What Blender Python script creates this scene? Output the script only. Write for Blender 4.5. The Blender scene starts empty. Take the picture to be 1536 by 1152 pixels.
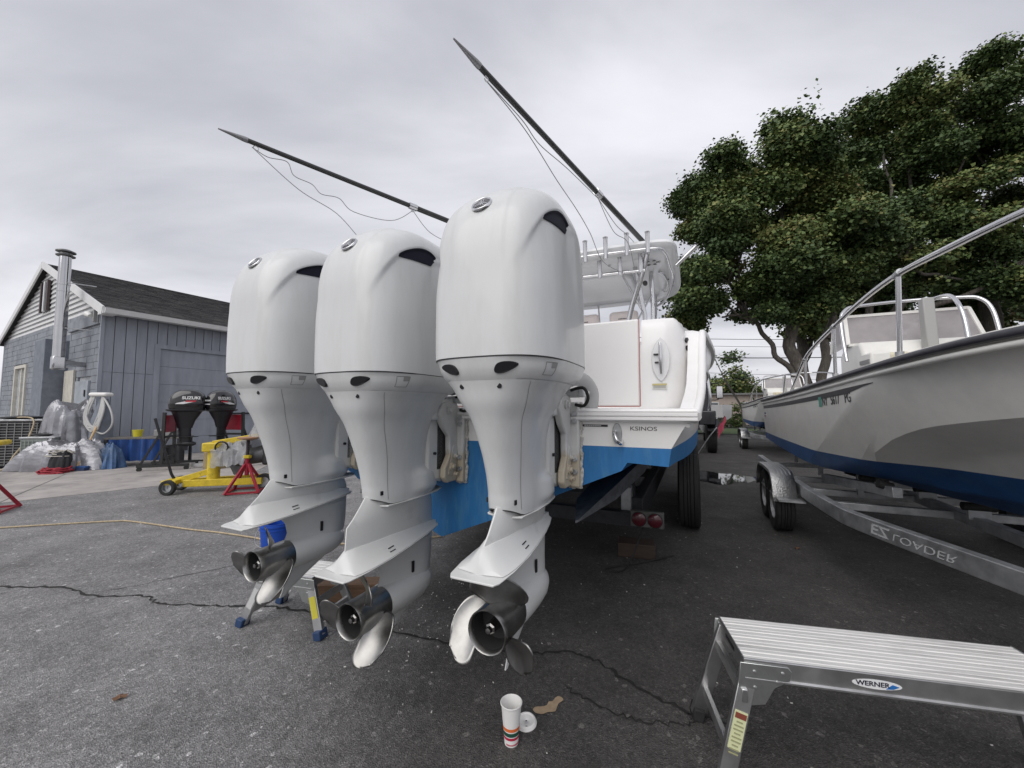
import bpy, bmesh, math, random
import numpy as np
from mathutils import Vector, Matrix
R = math.radians
S = bpy.context.scene
COL = S.collection

# ------------------------------------------------------------------ camera
cam_data = bpy.data.cameras.new('camera')
cam = bpy.data.objects.new('camera', cam_data)
COL.objects.link(cam)
cam.location = (0, 0, 1.5)
cam.rotation_euler = (R(90 + 3.63), 0, 0)
cam_data.sensor_width = 36
cam_data.sensor_fit = 'HORIZONTAL'
cam_data.lens = 36 * 577 / 1536
cam_data.clip_start = 0.05
cam_data.clip_end = 2000
S.camera = cam

# ------------------------------------------------------------------ world: overcast daylight
W = bpy.data.worlds.new('World')
S.world = W
W.use_nodes = True
nt = W.node_tree
nt.nodes.clear()
def wn(t, **k):
    n = nt.nodes.new(t)
    for a, b in k.items(): setattr(n, a, b)
    return n
wo = wn('ShaderNodeOutputWorld')
sky = wn('ShaderNodeTexSky', sky_type='NISHITA', sun_disc=False, sun_elevation=R(44.5), sun_rotation=R(215), air_density=1.5, dust_density=4)
b1 = wn('ShaderNodeBackground'); b1.inputs[1].default_value = 0.10
nt.links.new(sky.outputs[0], b1.inputs[0])
tc = wn('ShaderNodeTexCoord')
sep = wn('ShaderNodeSeparateXYZ'); nt.links.new(tc.outputs['Generated'], sep.inputs[0])
ad = wn('ShaderNodeMath', operation='MAXIMUM'); ad.inputs[1].default_value = 0.0; nt.links.new(sep.outputs[2], ad.inputs[0])
ad2 = wn('ShaderNodeMath', operation='ADD'); ad2.inputs[1].default_value = 0.22; nt.links.new(ad.outputs[0], ad2.inputs[0])
dv = wn('ShaderNodeVectorMath', operation='DIVIDE')
cb = wn('ShaderNodeCombineXYZ')
for i in range(3): nt.links.new(ad2.outputs[0], cb.inputs[i])
nt.links.new(tc.outputs['Generated'], dv.inputs[0]); nt.links.new(cb.outputs[0], dv.inputs[1])
mp = wn('ShaderNodeMapping'); mp.inputs['Location'].default_value = (3.7, 1.3, 0); mp.inputs['Scale'].default_value = (0.55, 1.25, 0.3); mp.inputs['Rotation'].default_value = (0, 0, R(-14))
nt.links.new(dv.outputs[0], mp.inputs[0])
nz = wn('ShaderNodeTexNoise'); nz.inputs['Scale'].default_value = 1.15; nz.inputs['Detail'].default_value = 7; nz.inputs['Roughness'].default_value = 0.52; nz.inputs['Distortion'].default_value = 0.35
nt.links.new(mp.outputs[0], nz.inputs[0])
cr = wn('ShaderNodeValToRGB')
cr.color_ramp.interpolation = 'B_SPLINE'
e = cr.color_ramp.elements
e[0].position = 0.30; e[0].color = (0.40, 0.405, 0.455, 1)
e[1].position = 0.68; e[1].color = (0.80, 0.80, 0.85, 1)
m_ = e.new(0.5); m_.color = (0.665, 0.668, 0.71, 1)
nt.links.new(nz.outputs[0], cr.inputs[0])
b2 = wn('ShaderNodeBackground'); b2.inputs[1].default_value = 1.08
nt.links.new(cr.outputs[0], b2.inputs[0])
mx = wn('ShaderNodeMixShader'); mx.inputs[0].default_value = 0.94
nt.links.new(b1.outputs[0], mx.inputs[1]); nt.links.new(b2.outputs[0], mx.inputs[2]); nt.links.new(mx.outputs[0], wo.inputs[0])

# ------------------------------------------------------------------ sun behind thick cloud
sun_data = bpy.data.lights.new('sun', 'SUN')
sun_data.energy = 1.5
sun_data.angle = R(60)
sun_data.color = (1.0, 0.975, 0.94)
sun = bpy.data.objects.new('sun', sun_data)
COL.objects.link(sun)
sun.rotation_euler = Vector((0.42, 0.60, -0.72)).to_track_quat('-Z', 'Y').to_euler()

S.view_settings.view_transform = 'Standard'
S.view_settings.look = 'None'
S.view_settings.exposure = 0.18
S.view_settings.gamma = 1.0
S.view_settings.use_curve_mapping = False
S.cycles.max_bounces = 6
S.cycles.transparent_max_bounces = 8

# ------------------------------------------------------------------ materials
MATS = {}
def mat(name, col, rough=0.5, metal=0.0, var=0.0, vscale=6.0, bump=0.0, bscale=40.0, coat=0.0, dirt=None, dscale=3.0, dlo=0.5, dhi=0.7, spec=0.5, rvar=0.0, stretch=None, alpha=1.0, trans=0.0, world=False):
    """Procedural material: colour varied by noise (var), optional dirt colour, bump from noise."""
    if name in MATS: return MATS[name]
    m = bpy.data.materials.new(name); m.use_nodes = True
    t = m.node_tree; N = t.nodes; L = t.links
    b = N['Principled BSDF']
    b.inputs['Roughness'].default_value = rough
    b.inputs['Metallic'].default_value = metal
    b.inputs['Coat Weight'].default_value = coat
    b.inputs['Coat Roughness'].default_value = 0.08
    b.inputs['Specular IOR Level'].default_value = spec
    b.inputs['Transmission Weight'].default_value = trans
    if alpha < 1: b.inputs['Alpha'].default_value = alpha
    tc = N.new('ShaderNodeTexCoord'); src = tc.outputs['Object']
    if world: src = N.new('ShaderNodeNewGeometry').outputs['Position']
    if stretch:
        mpn = N.new('ShaderNodeMapping'); mpn.inputs['Scale'].default_value = stretch
        L.new(src, mpn.inputs[0]); src = mpn.outputs[0]
    c4 = (*col, 1)
    out = None
    if var > 0:
        n = N.new('ShaderNodeTexNoise'); n.inputs['Scale'].default_value = vscale; n.inputs['Detail'].default_value = 6; n.inputs['Roughness'].default_value = 0.6
        L.new(src, n.inputs[0])
        r = N.new('ShaderNodeValToRGB')
        r.color_ramp.elements[0].position = 0.3; r.color_ramp.elements[1].position = 0.7
        r.color_ramp.elements[0].color = (*[max(0, c * (1 - var)) for c in col], 1)
        r.color_ramp.elements[1].color = (*[min(1, c * (1 + var)) for c in col], 1)
        L.new(n.outputs[0], r.inputs[0]); out = r.outputs[0]
        if rvar > 0:
            mr = N.new('ShaderNodeMapRange'); mr.inputs[3].default_value = max(0, rough - rvar); mr.inputs[4].default_value = min(1, rough + rvar)
            L.new(n.outputs[0], mr.inputs[0]); L.new(mr.outputs[0], b.inputs['Roughness'])
    if dirt is not None:
        n2 = N.new('ShaderNodeTexNoise'); n2.inputs['Scale'].default_value = dscale; n2.inputs['Detail'].default_value = 8; n2.inputs['Roughness'].default_value = 0.65
        L.new(src, n2.inputs[0])
        mr = N.new('ShaderNodeMapRange'); mr.inputs[1].default_value = dlo; mr.inputs[2].default_value = dhi
        L.new(n2.outputs[0], mr.inputs[0])
        mixn = N.new('ShaderNodeMix'); mixn.data_type = 'RGBA'
        L.new(mr.outputs[0], mixn.inputs[0])
        if out: L.new(out, mixn.inputs[6])
        else: mixn.inputs[6].default_value = c4
        mixn.inputs[7].default_value = (*dirt, 1); out = mixn.outputs[2]
    if out: L.new(out, b.inputs['Base Color'])
    else: b.inputs['Base Color'].default_value = c4
    if bump > 0:
        n3 = N.new('ShaderNodeTexNoise'); n3.inputs['Scale'].default_value = bscale; n3.inputs['Detail'].default_value = 4
        L.new(src, n3.inputs[0])
        bp = N.new('ShaderNodeBump'); bp.inputs['Strength'].default_value = bump; bp.inputs['Distance'].default_value = 0.02
        L.new(n3.outputs[0], bp.inputs['Height']); L.new(bp.outputs[0], b.inputs['Normal'])
    MATS[name] = m
    return m

def asphalt_material():
    m = bpy.data.materials.new('asphalt'); m.use_nodes = True
    t = m.node_tree; N = t.nodes; L = t.links; b = N['Principled BSDF']
    tc = N.new('ShaderNodeTexCoord'); src = tc.outputs['Object']
    def noise(sc, det=5, rgh=0.6):
        n = N.new('ShaderNodeTexNoise'); n.inputs['Scale'].default_value = sc; n.inputs['Detail'].default_value = det; n.inputs['Roughness'].default_value = rgh
        L.new(src, n.inputs[0]); return n.outputs[0]
    def ramp(inp, stops):
        r = N.new('ShaderNodeValToRGB')
        while len(r.color_ramp.elements) < len(stops): r.color_ramp.elements.new(0.5)
        for el, (p, c) in zip(r.color_ramp.elements, stops): el.position = p; el.color = (c, c, c, 1) if not isinstance(c, tuple) else (*c, 1)
        L.new(inp, r.inputs[0]); return r.outputs[0]
    def mix(bt, f, a, c):
        x = N.new('ShaderNodeMix'); x.data_type = 'RGBA'; x.blend_type = bt
        if isinstance(f, (int, float)): x.inputs[0].default_value = f
        else: L.new(f, x.inputs[0])
        for i, v in ((6, a), (7, c)):
            if isinstance(v, tuple): x.inputs[i].default_value = (*v, 1)
            else: L.new(v, x.inputs[i])
        return x.outputs[2]
    big = ramp(noise(0.35, 6, 0.6), [(0.3, (0.215, 0.210, 0.211)), (0.7, (0.300, 0.294, 0.294))])
    mid = ramp(noise(2.2, 6, 0.65), [(0.3, 0.72), (0.72, 1.25)])
    c = mix('MULTIPLY', 1.0, big, mid)
    # aggregate stones
    v1 = N.new('ShaderNodeTexVoronoi'); v1.inputs['Scale'].default_value = 170; L.new(src, v1.inputs[0])
    sp = N.new('ShaderNodeSeparateColor'); L.new(v1.outputs['Color'], sp.inputs[0])
    st = ramp(sp.outputs[0], [(0.0, 0.62), (0.5, 0.93), (0.9, 1.12), (0.98, 1.75)])
    c = mix('MULTIPLY', 1.0, c, st)
    v2 = N.new('ShaderNodeTexVoronoi'); v2.inputs['Scale'].default_value = 48; L.new(src, v2.inputs[0])
    sp2 = N.new('ShaderNodeSeparateColor'); L.new(v2.outputs['Color'], sp2.inputs[0])
    st2 = ramp(sp2.outputs[1], [(0.0, 0.75), (0.6, 1.0), (0.985, 1.1), (1.0, 2.4)])
    c = mix('MULTIPLY', 1.0, c, st2)
    # darker asphalt to the right, under-boat shade also put into its colour; noisy edge
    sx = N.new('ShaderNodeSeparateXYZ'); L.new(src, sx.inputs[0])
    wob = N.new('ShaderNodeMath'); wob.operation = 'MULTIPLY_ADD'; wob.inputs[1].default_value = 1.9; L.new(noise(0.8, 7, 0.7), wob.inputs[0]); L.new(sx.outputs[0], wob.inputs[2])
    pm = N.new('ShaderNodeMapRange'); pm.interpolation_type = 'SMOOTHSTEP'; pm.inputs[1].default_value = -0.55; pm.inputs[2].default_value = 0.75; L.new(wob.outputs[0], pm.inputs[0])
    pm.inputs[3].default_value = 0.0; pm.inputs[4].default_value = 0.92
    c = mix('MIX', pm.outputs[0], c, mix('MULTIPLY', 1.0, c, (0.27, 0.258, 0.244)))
    # oil and tyre stains
    oil = ramp(noise(0.9, 4, 0.55), [(0.60, 0.0), (0.74, 0.55)])
    c = mix('MIX', oil, c, mix('MULTIPLY', 1.0, c, (0.45, 0.44, 0.43)))
    # pale scuffed dust
    dust = ramp(noise(1.6, 9, 0.75), [(0.66, 0.0), (0.82, 0.45)])
    c = mix('MIX', dust, c, mix('MULTIPLY', 1.0, c, (1.7, 1.68, 1.62)))
    L.new(c, b.inputs['Base Color'])
    rr = ramp(noise(1.2, 5), [(0.3, 0.66), (0.7, 0.9)])
    L.new(rr, b.inputs['Roughness'])
    b.inputs['Specular IOR Level'].default_value = 0.35
    hgt = N.new('ShaderNodeMath'); hgt.operation = 'ADD'
    L.new(v1.outputs['Distance'], hgt.inputs[0]); L.new(noise(60, 3), hgt.inputs[1])
    bp = N.new('ShaderNodeBump'); bp.inputs['Strength'].default_value = 0.9; bp.inputs['Distance'].default_value = 0.006
    L.new(hgt.outputs[0], bp.inputs['Height']); L.new(bp.outputs[0], b.inputs['Normal'])
    return m

def gel(name, col, **k):
    k.setdefault('rough', 0.32); k.setdefault('coat', 0.35); k.setdefault('var', 0.03); k.setdefault('vscale', 3)
    return mat(name, col, **k)
M_motor = gel('motor_white', (0.625, 0.635, 0.635), rough=0.40, coat=0.28, bump=0.012, bscale=260, stretch=(5, 5, 1), dirt=(.575, .58, .57), dscale=2.5, dlo=.48, dhi=.75)
M_motor_low = gel('motor_white_worn', (0.64, 0.645, 0.635), rough=0.38, coat=0.2, dirt=(0.42, 0.42, 0.41), dscale=5, dlo=0.60, dhi=0.80)
M_gel = gel('gelcoat_white', (0.86, 0.85, 0.84), dirt=(0.76, 0.75, 0.72), dscale=2.2, dlo=0.55, dhi=0.85)
M_gel2 = gel('gelcoat_cream', (0.62, 0.60, 0.57), rough=0.4)
M_black = mat('black_plastic', (0.012, 0.012, 0.015), 0.35)
M_navy = mat('dark_vent', (0.006, 0.007, 0.018), 0.6, spec=.2)
M_rubber = mat('rubber', (0.018, 0.018, 0.018), 0.75, var=0.3, vscale=20)
M_seam = mat('seam_dark', (0.03, 0.03, 0.032), 0.6)
M_seam2 = mat('seam_grey', (0.25, 0.25, 0.25), 0.6)
M_chrome = mat('chrome', (0.72, 0.72, 0.73), 0.12, 1.0)
M_prop = mat('stainless_prop', (0.31, 0.305, 0.295), 0.34, 1.0, var=0.3, vscale=9, rvar=0.14)
M_alu = mat('aluminium', (0.62, 0.62, 0.62), 0.38, 1.0, var=0.12, vscale=9, rvar=0.1, stretch=(1, 1, 1))
M_steel = mat('galvanised', (0.44, 0.45, 0.46), 0.5, 0.75, var=0.28, vscale=8, rvar=0.15)
M_pipe = mat('polished_pipe', (0.66, 0.66, 0.67), 0.2, 1.0)
def clamp_material():
    """white casting, tan stain creeping up from its foot"""
    m = mat('clamp_stained', (0.60, 0.60, 0.585), 0.5, 0.0, var=0.08, vscale=12)
    t = m.node_tree; N = t.nodes; L = t.links; b = N['Principled BSDF']
    tc = N.new('ShaderNodeTexCoord'); sp = N.new('ShaderNodeSeparateXYZ'); L.new(tc.outputs['Object'], sp.inputs[0])
    n = N.new('ShaderNodeTexNoise'); n.inputs['Scale'].default_value = 9; n.inputs['Detail'].default_value = 6; L.new(tc.outputs['Object'], n.inputs[0])
    ma = N.new('ShaderNodeMath'); ma.operation = 'MULTIPLY_ADD'; ma.inputs[1].default_value = 0.22; L.new(n.outputs[0], ma.inputs[0]); L.new(sp.outputs[2], ma.inputs[2])
    mr = N.new('ShaderNodeMapRange'); mr.inputs[1].default_value = 1.385; mr.inputs[2].default_value = 1.345; L.new(ma.outputs[0], mr.inputs[0])
    mixn = N.new('ShaderNodeMix'); mixn.data_type = 'RGBA'; L.new(mr.outputs[0], mixn.inputs[0])
    old = b.inputs['Base Color'].links[0].from_socket
    L.new(old, mixn.inputs[6]); mixn.inputs[7].default_value = (0.50, 0.44, 0.34, 1); L.new(mixn.outputs[2], b.inputs['Base Color'])
    return m
M_clamp = clamp_material()
M_blue = mat('antifoul_blue', (0.020, 0.16, 0.40), 0.55, var=0.12, vscale=5, dirt=(0.07, 0.23, 0.41), dscale=3, dlo=0.50, dhi=0.75, stretch=(5, 5, 1))
M_red = mat('red_paint', (0.30, 0.012, 0.03), 0.4, var=0.25, vscale=14)
M_yellow = mat('yellow_paint', (0.62, 0.46, 0.03), 0.42, var=0.2, vscale=12, dirt=(0.1, 0.08, 0.03), dscale=16, dlo=0.6, dhi=0.75)
M_wood = mat('wood', (0.17, 0.10, 0.058), 0.75, var=0.35, vscale=8, stretch=(1, 12, 12), bump=0.2, bscale=20)
M_dwood = mat('wet_wood', (0.045, 0.028, 0.02), 0.7, var=0.35, vscale=8, stretch=(1, 10, 10))

# ------------------------------------------------------------------ mesh helpers
class MB:
    """Collects shapes into one mesh."""
    def __init__(self): self.v = []; self.f = []
    def add(self, vs, fs, mtx=None):
        o = len(self.v)
        if mtx is not None: vs = [mtx @ Vector(p) for p in vs]
        self.v += [tuple(p) for p in vs]
        self.f += [tuple(i + o for i in f) for f in fs]
        return self
    def box(self, c, s, rz=0, rx=0, ry=0, taper=1.0):
        x, y, z = s[0] / 2, s[1] / 2, s[2] / 2
        vs = []
        for sz in (-1, 1):
            k = taper if sz > 0 else 1
            vs += [(-x * k, -y * k, sz * z), (x * k, -y * k, sz * z), (x * k, y * k, sz * z), (-x * k, y * k, sz * z)]
        m = Matrix.Translation(c) @ Matrix.Rotation(rz, 4, 'Z') @ Matrix.Rotation(ry, 4, 'Y') @ Matrix.Rotation(rx, 4, 'X')
        return self.add(vs, [(3, 2, 1, 0), (4, 5, 6, 7), (0, 1, 5, 4), (1, 2, 6, 5), (2, 3, 7, 6), (3, 0, 4, 7)], m)
    def tube(self, pts, r, n=10, cap=True, closed=False):
        pts = [Vector(p) for p in pts]
        m = len(pts)
        rs = r if isinstance(r, (list, tuple)) else [r] * m
        vs = []; up = None
        for i, p in enumerate(pts):
            if closed: d = (pts[(i + 1) % m] - pts[i - 1])
            else: d = pts[min(i + 1, m - 1)] - pts[max(i - 1, 0)]
            d.normalize()
            if up is None:
                up = Vector((0, 0, 1)) if abs(d.z) < 0.9 else Vector((1, 0, 0))
            a = d.cross(up)
            if a.length < 1e-5: a = d.cross(Vector((0, 1, 0.3)))
            a.normalize(); b2 = a.cross(d).normalized(); up = b2
            for k in range(n):
                t = 2 * math.pi * k / n
                vs.append(p + (a * math.cos(t) + b2 * math.sin(t)) * rs[i])
        fs = []
        seg = m if closed else m - 1
        for i in range(seg):
            j = (i + 1) % m
            for k in range(n):
                k2 = (k + 1) % n
                fs.append((i * n + k, i * n + k2, j * n + k2, j * n + k))
        if cap and not closed:
            fs.append(tuple(range(n - 1, -1, -1))); fs.append(tuple((m - 1) * n + k for k in range(n)))
        return self.add(vs, fs)
    def bar(self, p, q, w, h=None, up=(0, 0, 1)):
        """rectangular bar from p to q, width w (sideways), height h (along up)."""
        h = h or w
        p = Vector(p); q = Vector(q); d = (q - p).normalized(); up = Vector(up)
        a = d.cross(up)
        if a.length < 1e-4: a = d.cross(Vector((0, 1, 0)))
        a.normalize(); u = a.cross(d).normalized()
        vs = []
        for pt in (p, q):
            for sx, sz in ((-1, -1), (1, -1), (1, 1), (-1, 1)): vs.append(pt + a * sx * w / 2 + u * sz * h / 2)
        return self.add(vs, [(3, 2, 1, 0), (4, 5, 6, 7), (0, 1, 5, 4), (1, 2, 6, 5), (2, 3, 7, 6), (3, 0, 4, 7)])
    def lathe(self, prof, n=24, c=(0, 0, 0), axis='Z', cap=True, mtx=None):
        """prof: list of (r, h)"""
        vs = []; fs = []
        for r_, h in prof:
            for k in range(n):
                t = 2 * math.pi * k / n; a, b = r_ * math.cos(t), r_ * math.sin(t)
                vs.append({'Z': (a, b, h), 'Y': (b, h, a), 'X': (h, a, b)}[axis])
        for i in range(len(prof) - 1):
            for k in range(n):
                k2 = (k + 1) % n; fs.append((i * n + k, i * n + k2, (i + 1) * n + k2, (i + 1) * n + k))
        if cap:
            fs.append(tuple(range(n - 1, -1, -1))); fs.append(tuple((len(prof) - 1) * n + k for k in range(n)))
        m = Matrix.Translation(c)
        if mtx is not None: m = mtx
        return self.add(vs, fs, m)
    def loft(self, rings, cap=True, closed=True):
        n = len(rings[0]); vs = [p for r_ in rings for p in r_]; fs = []
        for i in range(len(rings) - 1):
            for k in range(n if closed else n - 1):
                k2 = (k + 1) % n; fs.append((i * n + k, i * n + k2, (i + 1) * n + k2, (i + 1) * n + k))
        if cap and closed:
            fs.append(tuple(range(n - 1, -1, -1))); fs.append(tuple((len(rings) - 1) * n + k for k in range(n)))
        return self.add(vs, fs)
    def prism(self, poly, a, b, axis='X'):
        """extrude a 2-D polygon between a and b along an axis; poly given in the other two axes in order."""
        def P(p, h):
            return {'X': (h, p[0], p[1]), 'Y': (p[0], h, p[1]), 'Z': (p[0], p[1], h)}[axis]
        n = len(poly)
        vs = [P(p, a) for p in poly] + [P(p, b) for p in poly]
        fs = [tuple(range(n - 1, -1, -1)), tuple(range(n, 2 * n))] + [(k, (k + 1) % n, n + (k + 1) % n, n + k) for k in range(n)]
        return self.add(vs, fs)
    def sphere(self, c, r, n=16, m=10, sc=(1, 1, 1)):
        rings = []
        for i in range(1, m):
            t = math.pi * i / m
            rings.append([(c[0] + r * sc[0] * math.sin(t) * math.cos(2 * math.pi * k / n), c[1] + r * sc[1] * math.sin(t) * math.sin(2 * math.pi * k / n), c[2] - r * sc[2] * math.cos(t)) for k in range(n)])
        return self.loft(rings)
    def build(self, name, m, parent=None, smooth=35, bevel=0.0, solid=0.0, sub=0, seg=2):
        me = bpy.data.meshes.new(name)
        me.from_pydata(self.v, [], self.f)
        bm = bmesh.new(); bm.from_mesh(me); bmesh.ops.recalc_face_normals(bm, faces=bm.faces); bm.to_mesh(me); bm.free()
        return link(name, me, m, parent, smooth, bevel, solid, sub, seg)

def link(name, me, m, parent=None, smooth=35, bevel=0.0, solid=0.0, sub=0, seg=2):
    if m: me.materials.append(m)
    if smooth:
        me.polygons.foreach_set('use_smooth', [True] * len(me.polygons))
        if smooth < 180: me.set_sharp_from_angle(angle=R(smooth))
    o = bpy.data.objects.new(name, me); COL.objects.link(o)
    if parent is not None: o.parent = parent
    if solid:
        s_ = o.modifiers.new('solid', 'SOLIDIFY'); s_.thickness = solid; s_.offset = 0
    if bevel:
        b_ = o.modifiers.new('bevel', 'BEVEL'); b_.width = bevel; b_.segments = seg; b_.limit_method = 'ANGLE'; b_.angle_limit = R(40); b_.harden_normals = False
    if sub:
        s_ = o.modifiers.new('sub', 'SUBSURF'); s_.levels = sub; s_.render_levels = sub
    return o

def empty(name, loc=(0, 0, 0), rz=0.0, label=None, cat=None, group=None):
    o = bpy.data.objects.new(name, None); COL.objects.link(o)
    o.location = loc; o.rotation_euler = (0, 0, rz); o.empty_display_size = 0.1
    return tag(o, label, cat, group)
def tag(o, label=None, cat=None, group=None, kind=None):
    if label: o['label'] = label
    if cat: o['category'] = cat
    if group: o['group'] = group
    if kind: o['kind'] = kind
    return o
def copy_tree(o, parent=None):
    c = o.copy(); COL.objects.link(c)
    c.parent = parent
    for ch in list(o.children): copy_tree(ch, c)
    return c
def text(name, body, size, m, parent, loc, rot, extrude=0.0008, flip=False, sx=1.0, bold=0.0, shear=0.0, align='CENTER'):
    cu = bpy.data.curves.new(name, 'FONT'); cu.body = body; cu.size = size; cu.extrude = extrude; cu.align_x = align; cu.align_y = 'CENTER'; cu.offset = bold; cu.shear = shear
    o = bpy.data.objects.new(name, cu); COL.objects.link(o)
    dg = bpy.context.evaluated_depsgraph_get()
    me = bpy.data.meshes.new_from_object(o.evaluated_get(dg))
    bpy.data.objects.remove(o)
    me.transform(Matrix.Diagonal((sx, -1 if flip else 1, 1, 1)))
    ob = link(name, me, m, parent, 0)
    ob.location = loc; ob.rotation_euler = rot
    return ob
def frame_rot(xa, za):
    """euler whose local X is xa and local Z is za (orthogonalised)."""
    x = Vector(xa).normalized(); z = Vector(za); z = (z - x * z.dot(x)).normalized(); y = z.cross(x)
    return Matrix((x, y, z)).transposed().to_euler()
def smooth_curve(pts, n=8, closed=False):
    """Catmull-Rom through the points."""
    P = [Vector(p) for p in pts]; out = []; m = len(P)
    for i in range(m if closed else m - 1):
        if closed: a, b, c, d = P[i - 1], P[i], P[(i + 1) % m], P[(i + 2) % m]
        else: a, b, c, d = P[max(i - 1, 0)], P[i], P[i + 1], P[min(i + 2, m - 1)]
        for k in range(n):
            t = k / n
            out.append(0.5 * ((2 * b) + (c - a) * t + (2 * a - 5 * b + 4 * c - d) * t * t + (3 * b - a - 3 * c + d) * t ** 3))
    if not closed: out.append(P[-1])
    return out
def pchip(xs, ys, x):
    """smooth monotone-ish interpolation on tables"""
    xs = np.asarray(xs, float); ys = np.asarray(ys, float); x = np.asarray(x, float)
    h = np.diff(xs); d = np.diff(ys) / h
    m = np.zeros_like(ys); m[0] = d[0]; m[-1] = d[-1]
    for i in range(1, len(xs) - 1):
        m[i] = 0 if d[i - 1] * d[i] <= 0 else 3 * (h[i - 1] + h[i]) / ((2 * h[i] + h[i - 1]) / d[i - 1] + (h[i] + 2 * h[i - 1]) / d[i])
    i = np.clip(np.searchsorted(xs, x) - 1, 0, len(xs) - 2)
    t = np.clip((x - xs[i]) / h[i], 0, 1)
    return ys[i] * (2 * t**3 - 3 * t**2 + 1) + h[i] * m[i] * (t**3 - 2 * t**2 + t) + ys[i + 1] * (-2 * t**3 + 3 * t**2) + h[i] * m[i + 1] * (t**3 - t**2)
def sstep(a, b, x):
    t = min(1, max(0, (x - a) / (b - a))); return t * t * (3 - 2 * t)

YAW = R(25.1)                 # everything in the yard is parked along this direction
TX, FY = Vector((math.cos(YAW), -math.sin(YAW), 0)), Vector((math.sin(YAW), math.cos(YAW), 0))
BOAT0 = Vector((-0.737, 1.995, 0))
def yard(x, y, z=0.0):
    """yard grid (x across, y along the parking direction) to world"""
    return BOAT0 + TX * x + FY * y + Vector((0, 0, z))
# ------------------------------------------------------------------ ground
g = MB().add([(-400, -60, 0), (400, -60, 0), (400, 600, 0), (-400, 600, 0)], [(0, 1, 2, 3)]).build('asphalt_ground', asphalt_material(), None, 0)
tag(g, 'dark worn asphalt yard with cracks and pale scuffs', kind='structure')
M_crack = mat('crack_dark', (.018, .017, .016), .9, var=.4, vscale=30)
rng = random.Random(4)
def x_ok(q): return q.x > -8
def crack(pts, w):
    c = smooth_curve([(x, y, 0) for x, y in pts], 10)
    rows = []
    for i, p in enumerate(c):
        d = (c[min(i + 1, len(c) - 1)] - c[max(i - 1, 0)]).normalized(); n = Vector((-d.y, d.x, 0)); k = w * (.35 + 1.0 * rng.random()) * min(1, .25 + i / 6, .25 + (len(c) - 1 - i) / 6)
        q = p + n * rng.uniform(-.016, .016)
        rows.append([q + n * k / 2 + Vector((0, 0, .004 if x_ok(q) else .011)), q - n * k / 2 + Vector((0, 0, .004 if x_ok(q) else .011))])
    MB().loft(rows, cap=False, closed=False).build('crack', M_crack, g, 0)
crack([(-4.8, 3.36), (-4.32, 3.34), (-3.73, 3.32), (-3.37, 3.19), (-2.94, 3.17), (-2.71, 3.07), (-2.32, 3.03), (-2.06, 3.02), (-1.75, 3.0), (-1.2, 2.86), (-.6, 2.62), (-.1, 2.50), (.13, 2.46), (.38, 2.46), (.52, 2.37), (.68, 2.15), (.88, 2.0), (1.1, 1.86)], .020)
crack([(-3.4, 3.22), (-3.0, 3.5), (-2.5, 3.9), (-2.0, 4.2)], .008)
crack([(.28, 2.19), (.38, 2.08), (.56, 1.97), (.74, 1.93), (.86, 1.93), (.88, 2.0)], .011)
# concrete apron in front of the workshop
M_conc = mat('concrete', (.36, .335, .315), .85, var=.22, vscale=2.2, dirt=(.16, .15, .145), dscale=1.3, dlo=.5, dhi=.75, bump=.15, bscale=60)
KX, KY = -11.83, 11.0                      # near corner of the workshop
BYAW = R(29)
BTX, BFY = Vector((math.cos(BYAW), -math.sin(BYAW), 0)), Vector((math.sin(BYAW), math.cos(BYAW), 0))
def bld(x, y, z=0.0):
    """workshop grid: x across the gable, y along the long side"""
    return Vector((KX, KY, 0)) + BTX * x + BFY * y + Vector((0, 0, z))
def slab(name, pts, z, m, lab):
    o = MB().add([Vector((p[0], p[1], z)) for p in pts] + [Vector((p[0], p[1], -.2)) for p in pts], [tuple(range(len(pts)))] + [(i, (i + 1) % len(pts), len(pts) + (i + 1) % len(pts), len(pts) + i) for i in range(len(pts))]).build(name, m, None, 0)
    return tag(o, lab, kind='structure')
slab('concrete_apron', [(-14.85, -1.18), (-8.13, 6.18), (-10.2, 8.9), (-30, 13), (-30, -1)], .006, M_conc, 'stained pale concrete apron beside the grey workshop')
slab('concrete_apron', [(-8.11, 6.20), (-5.9, 8.62), (-8.0, 15), (-12, 12), (-30, 20), (-30, 13.03), (-10.18, 8.92)], .007, M_conc, 'stained pale concrete apron along the workshop siding')
crack([(-10.6, 7.3), (-10.1, 7.2), (-9.6, 6.6), (-9.3, 6.0), (-9.0, 5.6)], .035)
# puddle between the boats
pud = MB(); c = yard(2.05, 8.1)
ring = []
for k in range(28):
    t = 2 * math.pi * k / 28; r_ = 1 + .22 * math.sin(3 * t + 1) + .12 * math.sin(7 * t)
    ring.append(c + TX * (.62 * r_ * math.cos(t)) + FY * (.75 * r_ * math.sin(t)) + Vector((0, 0, .005)))
pud.add(ring, [tuple(range(28))])
tag(pud.build('puddle', mat('water', (.02, .02, .022), .03, spec=.8), None, 0), 'small rain puddle reflecting sky between the boats', 'puddle', kind='structure')
# far grass verge
tag(MB().add([yard(-3, 24, .03), yard(14, 24, .03), yard(14, 31, .03), yard(-3, 31, .03)], [(0, 1, 2, 3)]).build('grass_verge', mat('grass', (.07, .11, .035), .9, var=.4, vscale=6, bump=.4, bscale=80), None, 0), 'strip of grass at the far end of the yard', kind='structure')
# ------------------------------------------------------------------ big centre-console boat
boat = empty('fishing_boat', BOAT0, -YAW, 'large white centre console fishing boat with blue bottom paint, stern to camera', 'boat')
WL = 1.293
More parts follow.
